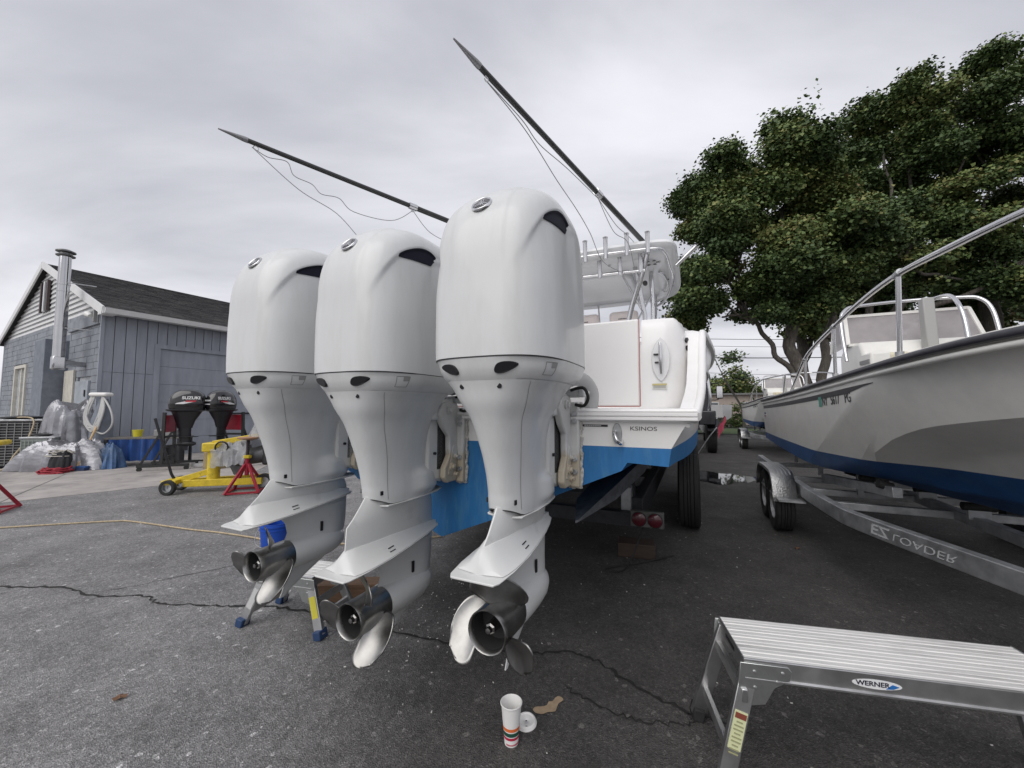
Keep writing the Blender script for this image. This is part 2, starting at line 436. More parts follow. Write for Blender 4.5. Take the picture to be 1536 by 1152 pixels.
#        y,   keel z, inner chine (x,z), chine (x,z), waterline x, sheer (x,z)
HS = [(0.65, .66, 1.16, 1.165, 1.395, 1.200, 1.41, 1.52, 1.46), (0.95, .66, 1.17, 1.16, 1.42, 1.190, 1.44, 1.555, 1.62), (1.25, .66, 1.20, 1.155, 1.45, 1.175, 1.47, 1.575, 1.985), (1.8, .66, 1.24, 1.15, 1.50, 1.165, 1.51, 1.62, 2.03),
      (3.0, .66, 1.30, 1.15, 1.55, 1.160, 1.56, 1.715, 2.06), (5.0, .66, 1.30, 1.16, 1.54, 1.170, 1.58, 1.755, 2.12), (7.0, .68, 1.12, 1.19, 1.36, 1.215, 1.45, 1.74, 2.24), (9.0, .78, .72, 1.25, .92, 1.278, 1.05, 1.46, 2.42), (10.6, 1.02, .26, 1.281, .36, 1.288, .46, .92, 2.60), (11.6, 1.25, .01, 1.29, .015, 1.2915, .03, .12, 2.72)]
def hs(y):
    return [float(pchip([r[0] for r in HS], [r[i] for r in HS], y)) for i in range(1, 9)]
ys = [.65, .75, .85, .95, 1.05, 1.15, 1.25, 1.4, 1.6, 1.8, 2.2, 2.6, 3, 3.5, 4, 4.5, 5, 5.5, 6, 6.5, 7, 7.5, 8, 8.5, 9, 9.4, 9.8, 10.2, 10.6, 11, 11.3, 11.6]
bot, top = [], []
for y in ys:
    zk, xi, zi, xc, zc, xw, xs, zs = hs(y)
    half = [(0, zk), (xi * .33, zk + (zi - zk) * .31), (xi * .35, zk + (zi - zk) * .345), (xi * .66, zk + (zi - zk) * .64), (xi * .68, zk + (zi - zk) * .675), (xi, zi), (xi + .03, zi + .045), (xc, zc), (xw, WL)]
    bot.append([Vector((x, y, z)) for x, z in reversed(half)] + [Vector((-x, y, z)) for x, z in half[1:]])
    sd = [(xw + (xs - xw) * (t ** 1.25), WL + (zs - WL) * t) for t in (0, .25, .5, .75, 1)]
    top.append((y, sd))
mb = MB(); mb.loft(bot, cap=False, closed=False)
t0 = bot[0]; mb.add(t0, [tuple(range(len(t0)))])
hull_bottom = mb.build('hull_bottom', M_blue, boat, 25)
mb = MB()
for s in (1, -1): mb.loft([[Vector((s * x, y, z)) for x, z in sd] for y, sd in top], cap=False, closed=False)
mb.build('topsides', M_gel, boat, 40)
# transom face between waterline and lip, with builder's detail
mb = MB(); mb.add([(-1.41, .65, WL), (1.41, .65, WL), (1.50, .65, 1.45), (-1.50, .65, 1.45)], [(0, 1, 2, 3)])
transom = mb.build('transom', gel('gelcoat_grey', (.80, .79, .77), dirt=(.72, .71, .69), dscale=3, dlo=.5, dhi=.8), boat, 0)
lip = [(.66, 1.425), (.615, 1.432), (.600, 1.440), (.600, 1.452), (.612, 1.457), (.600, 1.462), (.600, 1.476), (.612, 1.480), (.604, 1.485), (.612, 1.497), (.64, 1.500), (1.02, 1.502), (1.02, 1.46), (.66, 1.44)]
MB().prism(lip, -1.535, 1.535, 'X').build('transom_lip', M_gel, boat, 25)
# splashwell bulkhead: large panel and rounded quarter
UY = 1.02
M_panel = gel('gelcoat_warm', (.90, .885, .87), rough=.3, dirt=(.84, .82, .80), dscale=1.5, dlo=.5, dhi=.8)
mb = MB(); mb.box((.26, UY + .02, 1.787), (1.92, .06, .555)); pn = mb.build('bait_tank_panel', M_panel, boat, 30, bevel=.012)
MB().bar((-.70, UY - .0115, 1.512), (1.218, UY - .0115, 1.512), .004, .006).build('panel_gasket', mat('pink_gasket', (.45, .22, .20), .6), pn, 0)
MB().bar((1.222, UY - .0115, 1.512), (1.222, UY - .0115, 2.06), .004, .006, up=(1, 0, 0)).build('panel_gasket', MATS['pink_gasket'], pn, 0)
def quarter(s):
    rings = []
    for z, top_in in ((1.502, 0), (1.60, .0), (1.75, .004), (1.90, .012), (1.99, .03), (2.045, .06), (2.068, .10)):
        out = [(1.232, UY + top_in * .6), (1.36, UY + .004 + top_in * .6), (1.42, UY + .02 + top_in * .6), (1.465 - top_in * .3, UY + .06 + top_in * .7), (1.495 - top_in * .5, UY + .12 + top_in), (1.515 - top_in * .7, UY + .24 + top_in), (1.545 - top_in * .6, UY + .45), (1.235, UY + .45)]
        rings.append([Vector((s * x, y, z)) for x, y in out])
    return MB().loft(rings).build('quarter_moulding', M_gel, boat, 40)
q1 = quarter(1); quarter(-1)
# gunwale caps and rub rail
for s in (1, -1):
    rows = []
    for y in ys:
        h = hs(y); xs, zs = h[6], h[7]; g_ = .26 if y > 1.2 else .07
        rows.append([Vector((s * (xs + .004), y, zs - .02)), Vector((s * (xs - .01), y, zs + .012)), Vector((s * (xs - .05), y, zs + .022)), Vector((s * max(.0, xs - g_), y, zs + .022)), Vector((s * max(.0, xs - g_ - .01), y, max(1.44, zs - .25)))])
    MB().loft(rows, cap=False, closed=False).build('gunwale', M_gel, boat, 40)
    pth = [Vector((s * (hs(y)[6] + .008), y, hs(y)[7])) for y in ys]
    pth = [Vector((s * 1.535, .64, 1.455))] + pth
    MB().tube(pth, .024, 8).build('rub_rail', M_gel, boat, 60)
    pth2 = [Vector((s * (hs(y)[5] + (hs(y)[6] - hs(y)[5]) * .66 + .006), y, WL + (hs(y)[7] - WL) * .72)) for y in ys if y < 9.5]
    MB().tube(pth2, .012, 6).build('spray_strake', M_gel, boat, 60)
    pth3 = [Vector((s * (hs(y)[6] + .016), y, hs(y)[7] - .005)) for y in ys if y > 1.4]
    MB().tube(pth3, .012, 8).build('rail_insert', mat('rail_rubber', (.06, .06, .065), .5), boat, 60)
# cockpit sole, console, leaning post
MB().box((0, 5.6, 1.30), (2.4, 9.0, .04)).build('cockpit_sole', M_gel, boat, 0)
MB().prism([(5.6, 1.32), (5.6, 2.45), (5.9, 2.62), (6.5, 2.60), (6.9, 2.1), (7.0, 1.32)], -.62, .62, 'X').build('console', M_gel, boat, 30, bevel=.05)
MB().box((.1, 5.05, 1.95), (1.6, .6, 1.2)).build('leaning_post', M_gel, boat, 30, bevel=.06)
for cx in (-.10, .53):
    st = MB(); st.box((cx, 4.93, 2.83), (.46, .13, .52)); so = st.build('seat_back', mat('vinyl_white', (.80, .72, .69), .45, bump=.05, bscale=20), boat, 40, bevel=.065, seg=5)
    for q in range(6): MB().box((cx - .065 + q * .022, 4.861, 2.955), (.015, .004, .016)).build('seat_badge', M_black, so, 0)
    MB().bar((cx - .21, 4.872, 2.80), (cx + .21, 4.872, 2.80), .004, .006).build('seat_piping', M_seam2, so, 0)
# cleat plate on the quarter, warning label, speakers ports
cl = bpy.data.objects.new('stern_cleat', None); COL.objects.link(cl); cl.parent = boat
cy = UY - .002
el = [(1.345 + .052 * math.copysign(abs(math.sin(t)) ** 1.7, math.sin(t)), 1.80 + .135 * math.copysign(abs(math.cos(t)) ** .8, math.cos(t))) for t in np.linspace(0, 2 * math.pi, 28, endpoint=False)]
MB().prism(el, cy - .006, cy, 'Y').build('cleat_plate', mat('cleat_white', (.74, .74, .74), .25, .3), cl, 30, bevel=.002)
MB().tube([(1.345, cy - .045, 1.90), (1.345, cy - .05, 1.80), (1.347, cy - .035, 1.71)], [.008, .011, .007], 10).build('cleat_horn', M_chrome, cl, 50)
for zz in (1.83, 1.765): MB().tube([(1.345, cy, zz), (1.345, cy - .048, zz)], .009, 10).build('cleat_post', M_chrome, cl, 40)
for zz, xx in ((1.83, 1.305), (1.78, 1.312)): MB().tube([(xx, cy - .02, zz), (1.345, cy - .02, zz)], .006, 8).build('cleat_pin', M_black, cl, 40)
lb = MB().box((1.335, UY - .003, 1.635), (.085, .003, .034)).build('warning_label', mat('label_pale', (.70, .70, .66), .5), boat, 0)
MB().box((1.335, UY - .0050, 1.646), (.083, .003, .011)).build('label_header', mat('label_gold', (.55, .48, .22), .5), lb, 0)
for q in range(3): MB().box((1.335, UY - .0050, 1.637 - q * .006), (.072, .002, .0022)).build('label_line', M_seam2, lb, 0)
for q, zz in enumerate((1.93, 1.88)):
    MB().lathe([(.017, 0), (.017, .008), (.010, .010)], 18, mtx=Matrix.Translation((1.489, UY + .135, zz)) @ frame_rot((0, 0, 1), (.9, -.45, 0)).to_matrix().to_4x4()).build('through_hull_fitting', M_black, boat, 40)
# eye bolt, builder's plate, name on the transom
ey = bpy.data.objects.new('tow_eye', None); COL.objects.link(ey); ey.parent = boat
MB().prism([(1.14 + .026 * math.cos(t) * (1) + 0, 1.365 + .055 * math.sin(t)) for t in np.linspace(0, 2 * math.pi, 24, endpoint=False)], .640, .651, 'Y').build('eye_plate', M_steel, ey, 30, bevel=.003)
MB().tube(smooth_curve([(1.135, .645, 1.375), (1.132, .60, 1.37), (1.15, .575, 1.335), (1.165, .60, 1.315), (1.165, .645, 1.325)], 6), .010, 10).build('eye_ring', M_chrome, ey, 60)
pl_ = MB().box((1.02, .648, 1.405), (.14, .003, .012)).build('builder_plate', M_black, boat, 0)
for q in range(8): MB().box((.965 + q * .012, .6460, 1.405), (.008, .002, .007)).build('plate_letter', mat('pale_print', (.5, .5, .5), .5), pl_, 0)
text('name_lettering', 'KSINOS', .030, mat('decal_black', (.03, .03, .03), .4), boat, (1.275, .6485, 1.392), (R(90), 0, 0), sx=1.35)
# ---------------------------------------------------------------- hard top on pipe legs
tt = bpy.data.objects.new('hard_top', None); COL.objects.link(tt); tt.parent = boat
def outline(k=0.0, z=0.0, crown=0.0):
    pts = [(-1.38, 4.3), (-1.36, 3.98), (-1.18, 3.82), (-.6, 3.76), (0, 3.74), (.6, 3.76), (1.18, 3.82), (1.36, 3.98), (1.38, 4.3), (1.39, 5.3), (1.37, 6.0), (1.24, 6.45), (.9, 6.66), (0, 6.74), (-.9, 6.66), (-1.24, 6.45), (-1.37, 6.0), (-1.39, 5.3)]
    c = smooth_curve([(x, y, 0) for x, y in pts], 4, closed=True)
    out = []
    for p in c:
        d = Vector((p.x, p.y - 5.2, 0)); L_ = d.length
        q = Vector((p.x, p.y, 0)) - d / L_ * k
        out.append(Vector((q.x, q.y, z + crown * (1 - (q.x / 1.4) ** 2))))
    return out
M_under = gel('hardtop_under', (.80, .81, .815), rough=.35)
MB().loft([outline(.10, 3.63), outline(.02, 3.66), outline(0, 3.70), outline(.03, 3.745), outline(.14, 3.77, .02), outline(.5, 3.78, .05), outline(1.0, 3.79, .06)]).build('roof_shell', M_under, tt, 50)
MB().loft([outline(.16, 3.628), outline(.19, 3.612), outline(.36, 3.606), outline(.40, 3.625)], cap=False).build('underside_rim', M_under, tt, 40)
MB().prism([(-.62, 4.5), (.62, 4.5), (.70, 4.7), (.70, 5.6), (.55, 5.8), (-.55, 5.8), (-.70, 5.6), (-.70, 4.7)], 3.54, 3.632, 'Z').build('electronics_box', M_under, tt, 30, bevel=.03)
for x, y, r_ in ((1.03, 4.30, .15), (-1.03, 4.30, .15)):
    sp = MB(); sp.lathe([(r_, .012), (r_, 0), (r_ * .86, -.014), (r_ * .3, -.016), (.004, -.016)], 28, c=(x, y, 3.622)); spo = sp.build('speaker', mat('speaker_grey', (.55, .55, .55), .4), tt, 40)
    for q in range(6):
        a_ = q * math.pi / 3
        MB().box((x +   .085 * math.cos(a_), y + .085 * math.sin(a_), 3.604), (.045, .036, .004), rz=a_).build('speaker_slot', M_black, spo, 0)
for x, y in ((.45, 4.2), (-.3, 5.95), (.35, 5.95), (1.2, 5.2), (1.25, 5.6)):
    MB().lathe([(.022, 0), (.022, -.012)], 14, c=(x, y, 3.622 if y != 5.95 else 3.60)).build('dome_light', M_black if x > 1.1 else M_gel2, tt, 30)
# hanging ceiling detail grips
MB().tube(smooth_curve([(1.10, 4.7, 3.60), (1.16, 4.72, 3.56), (1.20, 5.2, 3.55), (1.14, 5.7, 3.56), (1.08, 5.72, 3.60)], 5), .016, 8).build('grab_rail', M_pipe, tt, 60)
# rocket launcher rails
MB().tube(smooth_curve([(-1.30, 4.35, 3.60), (-1.28, 3.95, 3.52), (-1.20, 3.74, 3.565), (-.6, 3.70, 3.60), (0, 3.69, 3.62), (.6, 3.70, 3.60), (1.12, 3.74, 3.585), (1.24, 3.82, 3.54), (1.29, 3.95, 3.40), (1.32, 4.10, 3.26), (1.18, 4.7, 3.14), (.98, 5.0, 3.12)], 8), .019, 10).build('launcher_rail', M_pipe, tt, 60)
MB().tube([(-.98, 3.90, 3.37), (0, 3.88, 3.40), (.98, 3.90, 3.37)], .019, 10).build('launcher_rail', M_pipe, tt, 60)
def rod_holder(x, y, z0, z1, lean=(0, -.03)):
    a = Vector((x, y, z0)); b = Vector((x + lean[0], y + lean[1], z1)); d = (b - a).normalized()
    mb = MB(); mb.tube([a, b - d * .03, b - d * .012, b], [.029, .029, .033, .035], 14); o = mb.build('rod_holder', M_pipe, tt, 40)
    MB().tube([b - d * .002, b + d * .0015], .027, 12).build('holder_bore', M_black, o, 30)
for x in (-.90, -.62, -.34, -.06, .22, .50, .78): rod_holder(x, 3.68, 3.53, 3.82)
rod_holder(1.04, 3.70, 3.53, 3.80)
for x in (-.74, -.46, -.18, .10, .38, .66, .93): rod_holder(x, 3.86, 3.34, 3.58)
for s in (1, -1): rod_holder(s * 1.36, 4.15, 3.46, 3.68, (s * .26, -.02)); 
# legs
for s in (1, -1):
    MB().tube(smooth_curve([(s * .60, 4.22, 1.75), (s * .72, 4.15, 2.75), (s * .90, 4.05, 3.30), (s * 1.02, 3.80, 3.56)], 6), .036, 12).build('leg', M_pipe, tt, 60)
    MB().tube([(s * .88, 4.55, 1.8), (s * .90, 4.55, 2.9), (s * .78, 4.45, 3.64)], .033, 12).build('leg', M_pipe, tt, 60)
    MB().tube([(s * .98, 4.75, 1.8), (s * 1.00, 4.75, 3.1), (s * .98, 4.75, 3.62)], .033, 12).build('leg', M_pipe, tt, 60)
    MB().tube([(s * .80, 6.5, 1.9), (s * .95, 6.1, 3.64)], .033, 12).build('leg', M_pipe, tt, 60)
    MB().tube([(s * .72, 4.18, 2.55), (s * .98, 4.75, 3.25)], .014, 10).build('brace', M_pipe, tt, 60)
    MB().tube([(s * .90, 4.55, 2.9), (s * .55, 4.5, 3.63)], .014, 10).build('brace', M_pipe, tt, 60)
    MB().lathe([(.034, 0), (.034, .05)], 14, c=(s * .93, 4.35, 3.34), axis='Y').build('deck_light', M_black, tt, 40)
# enclosure frame at the windscreen
mb = MB()
for x in (-.62, -.2): mb.tube([(x, 6.75, 2.4), (x * .95, 6.35, 3.62)], .015, 8)
mb.tube([(-.62, 6.7, 2.72), (.62, 6.7, 2.72)], .015, 8)
mb.build('windscreen_frame', M_pipe, tt, 50)
# stubby antenna mount on the roof
MB().tube([(-.02, 3.95, 3.77), (-.04, 3.93, 4.02)], .026, 12).build('light_mast', M_pipe, tt, 40)
# ---------------------------------------------------------------- outriggers with loose halyards
M_pole = mat('outrigger_dark', (.055, .055, .055), .35, .3)
def outrigger(base, tip, tube_lines):
    o = bpy.data.objects.new('outrigger', None); COL.objects.link(o); o.parent = boat
    b, t = Vector(base), Vector(tip); d = t - b
    P = lambda k: b + d * k
    MB().tube([P(0), P(.42)], [.034, .032], 12).build('lower_pole', M_pole, o, 50)
    MB().tube([P(.42), P(.93)], [.028, .023], 12).build('upper_pole', M_pole, o, 50)
    MB().tube([P(.93), P(.94), P(1)], [.026, .026, .006], 12).build('tip', mat('tip_grey', (.30, .30, .31), .35, .5), o, 50)
    MB().tube([P(.405), P(.435)], .040, 12).build('collar', M_pipe, o, 40)
    MB().box(P(0), (.09, .14, .10)).build('base_mount', M_pipe, o, 30, bevel=.015)
    for k in (.91, .42):
        c = P(k) + Vector((0, 0, -.045)); u = d.normalized(); w = Vector((0, 0, 1))
        MB().tube([c + (u * math.cos(a) + w * math.sin(a)) * .022 for a in np.linspace(0, 2 * math.pi, 14, endpoint=False)], .0045, 6, closed=True).build('line_ring', M_pipe, o, 60)
    for ln in tube_lines:
        MB().tube(smooth_curve([P(k) + Vector((dx, 0, dz)) for k, dx, dz in ln], 8), .0042, 5).build('halyard', mat('mono_line', (.30, .30, .31), .5), o, 60)
outrigger((1.0, 4.40, 3.86), (.017, .70, 4.175), [[(.91, 0, -.06), (.80, .05, -.20), (.66, .02, -.34), (.60, .10, -.55), (.50, .05, -.62), (.44, .08, -.85), (.30, .10, -.80)], [(.91, 0, -.06), (.8, .02, -.10), (.72, -.01, -.12), (.6, .01, -.10), (.42, 0, -.06)], [(.42, 0, -.06), (.33, .02, -.30), (.24, .05, -.30), (.15, .0, -.52)], [(.42, 0, -.06), (.30, 0, -.16), (.2, .0, -.14), (.10, .0, -.16)]])
outrigger((-1.0, 3.55, 3.98), (-2.53, .50, 4.175), [[(.92, 0, -.05), (.80, .02, -.32), (.68, -.02, -.42), (.60, .03, -.68), (.52, 0, -.75), (.45, .0, -.98), (.36, .05, -1.05)], [(.92, 0, -.05), (.88, 0, -.09), (.83, .0, -.06), (.81, 0, -.18), (.76, 0, -.20), (.735, .02, -.28), (.68, .01, -.25), (.63, 0, -.34), (.5, 0, -.28), (.42, 0, -.05)], [(.42, 0, -.05), (.35, 0, -.25), (.25, 0, -.3)]])
# ---------------------------------------------------------------- trailer under the big boat
bt = empty('boat_trailer', BOAT0, -YAW, 'black multi axle trailer carrying the large white and blue boat', 'trailer', 'boat trailers')
M_frame = mat('frame_dark', (.035, .037, .042), .55, .2, var=.4, vscale=7)
for s in (1, -1): MB().bar((s * 1.02, 2.3, .56), (s * 1.02, 9.5, .56), .11, .22).build('frame_rail', M_frame, bt, 30, bevel=.01)
for y in (2.2, 3.4, 4.9, 6.5, 8.5): MB().bar((-1.05, y, .50), (1.05, y, .50), .10, .12).build('cross_member', M_frame, bt, 30)
MB().bar((-1.02, 9.5, .56), (0, 11.8, .56), .12, .2).build('tongue', M_frame, bt, 0)
MB().bar((1.02, 9.5, .56), (0, 11.8, .56), .12, .2).build('tongue', M_frame, bt, 0)
M_carpet = mat('bunk_carpet', (.10, .105, .115), .45, var=.5, vscale=16, dirt=(.16, .16, .17), dscale=14, dlo=.56, dhi=.7)
for s in (1, -1):
    # long wedge-ended bunk lying along the deadrise
    mb = MB()
    def sec(y, x0, x1, dz, k=1.0): 
        zf = lambda x: .66 + (1.165 - .66) * x / 1.17 - .03
        return [Vector((s * x0, y, zf(x0) - .13 * k + dz)), Vector((s * x1, y, zf(x1) - .12 * k + dz)), Vector((s * x1, y, zf(x1) + dz)), Vector((s * x0, y, zf(x0) + dz))]
    mb.loft([sec(.90, .83, .85, -.19, .12), sec(1.25, .74, 1.02, -.10, .8), sec(1.9, .76, 1.14, -.03), sec(2.6, .85, 1.12, -.01), sec(7.5, .80, 1.02, -.01)])
    mb.build('bunk', M_carpet, bt, 25)
    for y in (2.4, 4.9, 6.5): MB().bar((s * .95, y, .6), (s * .95, y, .97), .08, .08).build('bunk_post', M_frame, bt, 0)
def wheel(par, c, r, w, s, tread=True, rim_m=None, name='wheel'):
    e = bpy.data.objects.new(name, None); COL.objects.link(e); e.parent = par; e.location = c
    h = w / 2
    prof = [(r * .60, -h * .85), (r * .80, -h), (r * .92, -h * .98), (r * .985, -h * .82)]
    if tread:
        for a, b in ((-.82, -.50), (-.42, -.16), (-.08, .08), (.16, .42), (.50, .82)): prof += [(r, a * h), (r, b * h), (r * .965, b * h + .006), (r * .965, b * h + .012)]
        prof = prof[:-2]
    else: prof += [(r, -h * .6), (r, h * .6)]
    prof += [(r * .985, h * .82), (r * .92, h * .98), (r * .80, h), (r * .60, h * .85)]
    MB().lathe(prof, 40, axis='X', cap=False).build('tyre', M_rubber, e, 30)
    q = s
    MB().lathe([(r * .60, -h * .8), (r * .60, h * .0), (r * .60, h * .8), (r * .57, h * .86), (r * .53, h * .5), (r * .40, h * .35), (r * .22, h * .42), (r * .20, h * .75), (.005, h * .78)] if q > 0 else [(r * .60, h * .8), (r * .60, 0), (r * .60, -h * .8), (r * .57, -h * .86), (r * .53, -h * .5), (r * .40, -h * .35), (r * .22, -h * .42), (r * .20, -h * .75), (.005, -h * .78)], 28, axis='X', cap=False).build('rim', rim_m or mat('rim_white', (.55, .55, .55), .35, .4), e, 40)
    return e
for s in (1, -1):
    for y in (4.02, 4.98, 5.94): wheel(bt, (s * 1.447, y, .455), .455, .25, s)
lt = bpy.data.objects.new('tail_light_box', None); COL.objects.link(lt); lt.parent = bt
for s in (1, -1):
    MB().box((s * 1.14, 2.0, .565), (.27, .05, .135)).build('light_panel', mat('panel_dull', (.10, .10, .095), .6, .3, var=.2), lt, 30, bevel=.008)
    for dx in (-.062, .066):
        MB().lathe([(.055, .0), (.055, -.014), (.046, -.020), (.01, -.024)], 24, c=(s * 1.14 + dx, 1.976, .565), axis='Y').build('red_lens', mat('red_lens', (.07, .004, .012), .3, coat=.4), lt, 40)
        MB().lathe([(.060, .0), (.060, -.010), (.055, -.012)], 24, c=(s * 1.14 + dx, 1.976, .565), axis='Y', cap=False).build('lens_ring', M_rubber, lt, 40)
    MB().box((s * .93, 2.30, .60), (.09, .12, .34)).build('rail_end', M_steel, bt, 0, bevel=.008)
MB().tube(smooth_curve([(1.1, 2.2, .48), (1.0, 2.1, .20), (.9, 2.15, .04), (.75, 2.2, .02), (1.05, 2.5, .02), (1.3, 2.8, .02)], 6), .008, 6).build('wiring', M_rubber, bt, 60)
b_ = tag(MB().box((0, 0, .07), (.36, .22, .14)).build('wood_block', M_dwood, None, 20, bevel=.008), 'dark timber cribbing block under the trailer tail lights', 'wood block')
b_.location = yard(.95, 2.72); b_.rotation_euler = (0, 0, -YAW + R(8))
# ------------------------------------------------------------------ white outboard motors
def section(a, y0, y1, n, z, count=96, tilt=0.0):
    yc, b = (y0 + y1) / 2, (y1 - y0) / 2
    out = []
    for k in range(count):
        t = 2 * math.pi * k / count
        c, s = math.cos(t), math.sin(t)
        out.append(Vector((a * math.copysign(abs(s) ** (2 / n), s), yc + b * -math.copysign(abs(c) ** (2 / n), c), z)))
    return out
COWL = [  # z, half width, aft y, fore y, exponent
    (1.700, .290, -.214, .595, 3.3), (1.78, .288, -.215, .595, 3.4), (1.90, .2855, -.214, .594, 3.5), (2.02, .2825, -.211, .592, 3.6), (2.12, .280, -.207, .59, 3.6),
    (2.20, .2775, -.198, .588, 3.6), (2.27, .274, -.182, .584, 3.5), (2.33, .269, -.156, .58, 3.4), (2.38, .260, -.120, .57, 3.3), (2.42, .246, -.080, .555, 3.1), (2.455, .220, -.032, .53, 2.9), (2.480, .175, .025, .49, 2.6), (2.494, .105, .095, .42, 2.2), (2.499, .030, .175, .30, 2.0)]
CZ = [r[0] for r in COWL]
def cowl_at(z):
    return [float(pchip(CZ, [r[i] for r in COWL], z)) for i in range(1, 5)]
ARC = [(-.30, 1.70), (-.215, 1.90), (-.205, 2.02), (-.175, 2.13), (-.125, 2.225), (-.055, 2.300), (.04, 2.352), (.12, 2.372), (.18, 2.362), (.222, 2.315), (.242, 2.22), (.255, 2.08), (.262, 1.9), (.268, 1.70)]
ARCS = [(p.x, p.y) for p in smooth_curve([(a, b, 0) for a, b in ARC], 6)]
def arc_sd(y, z):
    """signed distance to the hood arc in side view, positive inside (below the arc)"""
    best = 9; 
    inside = False
    n = len(ARCS)
    for i in range(n - 1):
        (x1, y1), (x2, y2) = ARCS[i], ARCS[i + 1]
        dx, dy = x2 - x1, y2 - y1
        t = max(0, min(1, ((y - x1) * dx + (z - y1) * dy) / (dx * dx + dy * dy)))
        d = math.hypot(y - x1 - t * dx, z - y1 - t * dy)
        best = min(best, d)
        if (x1 > y) != (x2 > y):
            if z < y1 + (y - x1) / (x2 - x1) * dy: inside = not inside
    return best if inside else -best
def cowl_disp(p):
    ax = abs(p.x); d = 0.0
    if p.z > 1.72 and ax > 0.05:
        sd = arc_sd(p.y, p.z)
        amt = 0.017 * sstep(1.95, 2.24, p.z)
        d -= amt * sstep(-0.004, 0.016, sd) * (1 - 0.75 * sstep(0.03, 0.30, sd)) * sstep(0.10, 0.20, ax) * sstep(-.23, -.12, p.y)
    # raised central spine carrying the emblem
    xs = 0.115
    w = sstep(1.98, 2.20, p.z)
    d += 0.004 * w * (1 - sstep(xs - 0.004, xs + 0.014, ax)) * (1 if p.y < 0.3 else 0.6)
    return d
def build_cowl(parent):
    zs = list(np.linspace(1.7025, 2.30, 62)) + list(2.30 + 0.199 * np.sin(np.linspace(0.03, math.pi / 2, 40)))
    rings = []
    for z in zs:
        a, y0, y1, n = cowl_at(z)
        rings.append(section(a, y0, y1, n, z, 240))
    # normals by finite differences on the grid
    A = np.array([[tuple(p) for p in r] for r in rings])
    du = np.roll(A, -1, 1) - np.roll(A, 1, 1); dv = np.gradient(A, axis=0)
    N = np.cross(du, dv); N /= np.linalg.norm(N, axis=2, keepdims=True) + 1e-9
    c = np.array([0, .2, 2.0])
    sgn = np.sign(((A - c) * N).sum(2, keepdims=True)); N *= sgn
    out = []
    for i, r in enumerate(rings):
        out.append([Vector(A[i, k]) + Vector(N[i, k]) * cowl_disp(Vector(A[i, k])) for k in range(len(r))])
    return MB().loft(out).build('cowl', M_motor, parent, smooth=60)
def cowl_x(y, z):
    a, y0, y1, n = cowl_at(z); yc, b = (y0 + y1) / 2, (y1 - y0) / 2
    x = a * max(0, 1 - abs((y - yc) / b) ** n) ** (1 / n)
    return x + cowl_disp(Vector((x, y, z)))
MID = [  # z, half width, aft, fore, n
    (1.035, .098, -.004, .485, 2.5), (1.07, .101, -.010, .50, 2.5), (1.12, .099, -.014, .485, 2.5), (1.19, .094, -.028, .45, 2.6), (1.27, .098, -.052, .43, 2.6), (1.36, .112, -.082, .43, 2.7),
    (1.45, .137, -.116, .44, 2.7), (1.53, .182, -.152, .46, 2.9), (1.58, .214, -.166, .48, 3.0), (1.612, .243, -.177, .50, 3.0)]
def tab_at(tab, z):
    return [float(pchip([r[0] for r in tab], [r[i] for r in tab], z)) for i in range(1, 5)]
def mid_x(y, z):
    a, y0, y1, n = tab_at(MID, z); yc, b = (y0 + y1) / 2, (y1 - y0) / 2
    return a * max(0, 1 - abs((y - yc) / b) ** n) ** (1 / n)
TRAY = [(1.6125, .244, -.178, .53, 3.0), (1.63, .261, -.189, .55, 3.0), (1.655, .278, -.200, .58, 3.0), (1.68, .286, -.207, .595, 3.0), (1.699, .289, -.212, .595, 3.2)]
def ribbon(name, pts, w, nrm, m, parent, off=0.0012):
    """thin dark joint line lying on a surface"""
    mb = MB(); P = [Vector(p) for p in pts]; rows = []
    for i, p in enumerate(P):
        d = (P[min(i + 1, len(P) - 1)] - P[max(i - 1, 0)]).normalized(); nn = Vector(nrm[i]).normalized(); s = d.cross(nn).normalized() * w / 2
        rows.append([p + s + nn * off, p - s + nn * off])
    mb.loft(rows, cap=False, closed=False)
    return mb.build(name, m, parent, smooth=0)

def disc_patch(name, poly, zoff, fx, m, parent):
    pass

def make_prop(parent, y_end, z, hand=1, phase=0.0):
    e = bpy.data.objects.new('propeller', None); COL.objects.link(e); e.parent = parent; e.location = (0, y_end, z)
    # hollow exhaust hub, open at the back
    MB().lathe([(.076, .03), (.079, .004), (.0835, 0), (.0865, .006), (.085, .03), (.085, .12), (.088, .20), (.084, .212)], 40, axis='Y', cap=False).build('hub', M_prop, e, 50)
    MB().lathe([(.0762, .028), (.070, .10), (.004, .101)], 32, axis='Y', cap=False).build('hub_bore', mat('soot', (.02, .02, .02), .7), e, 30)
    MB().lathe([(.003, .012), (.012, .014), (.014, .03), (.022, .034), (.024, .10)], 6, axis='Y').build('nut', M_prop, e, 20)
    pitch = 0.44
    for b in range(3):
        ph0 = phase + b * 2 * math.pi / 3
        rows = []
        nr, ncx = 18, 16
        for i in range(nr + 1):
            t = i / nr
            r = 0.080 + 0.135 * t
            # angular chord: wide, rounded tip
            half = (0.60 + 0.12 * math.sin(math.pi * t)) * math.sqrt(max(0.0, 1 - max(0, (t - 0.45) / 0.55) ** 2.4)) * (0.9 if t < .1 else 1)
            sk = -0.35 * t ** 1.6
            row = []
            for k in range(ncx + 1):
                c = -1 + 2 * k / ncx
                ang = sk + c * half
                ax = 0.105 + pitch / (2 * math.pi) * ang * 1.25 - 0.05 * t * t - 0.012 * (1 - c * c) * 0
                a2 = hand * ang + ph0
                row.append(Vector((r * math.cos(a2), ax, r * math.sin(a2))))
            rows.append(row)
        MB().loft(rows, cap=False, closed=False).build('blade', M_prop, e, 60, solid=0.006)
    return e

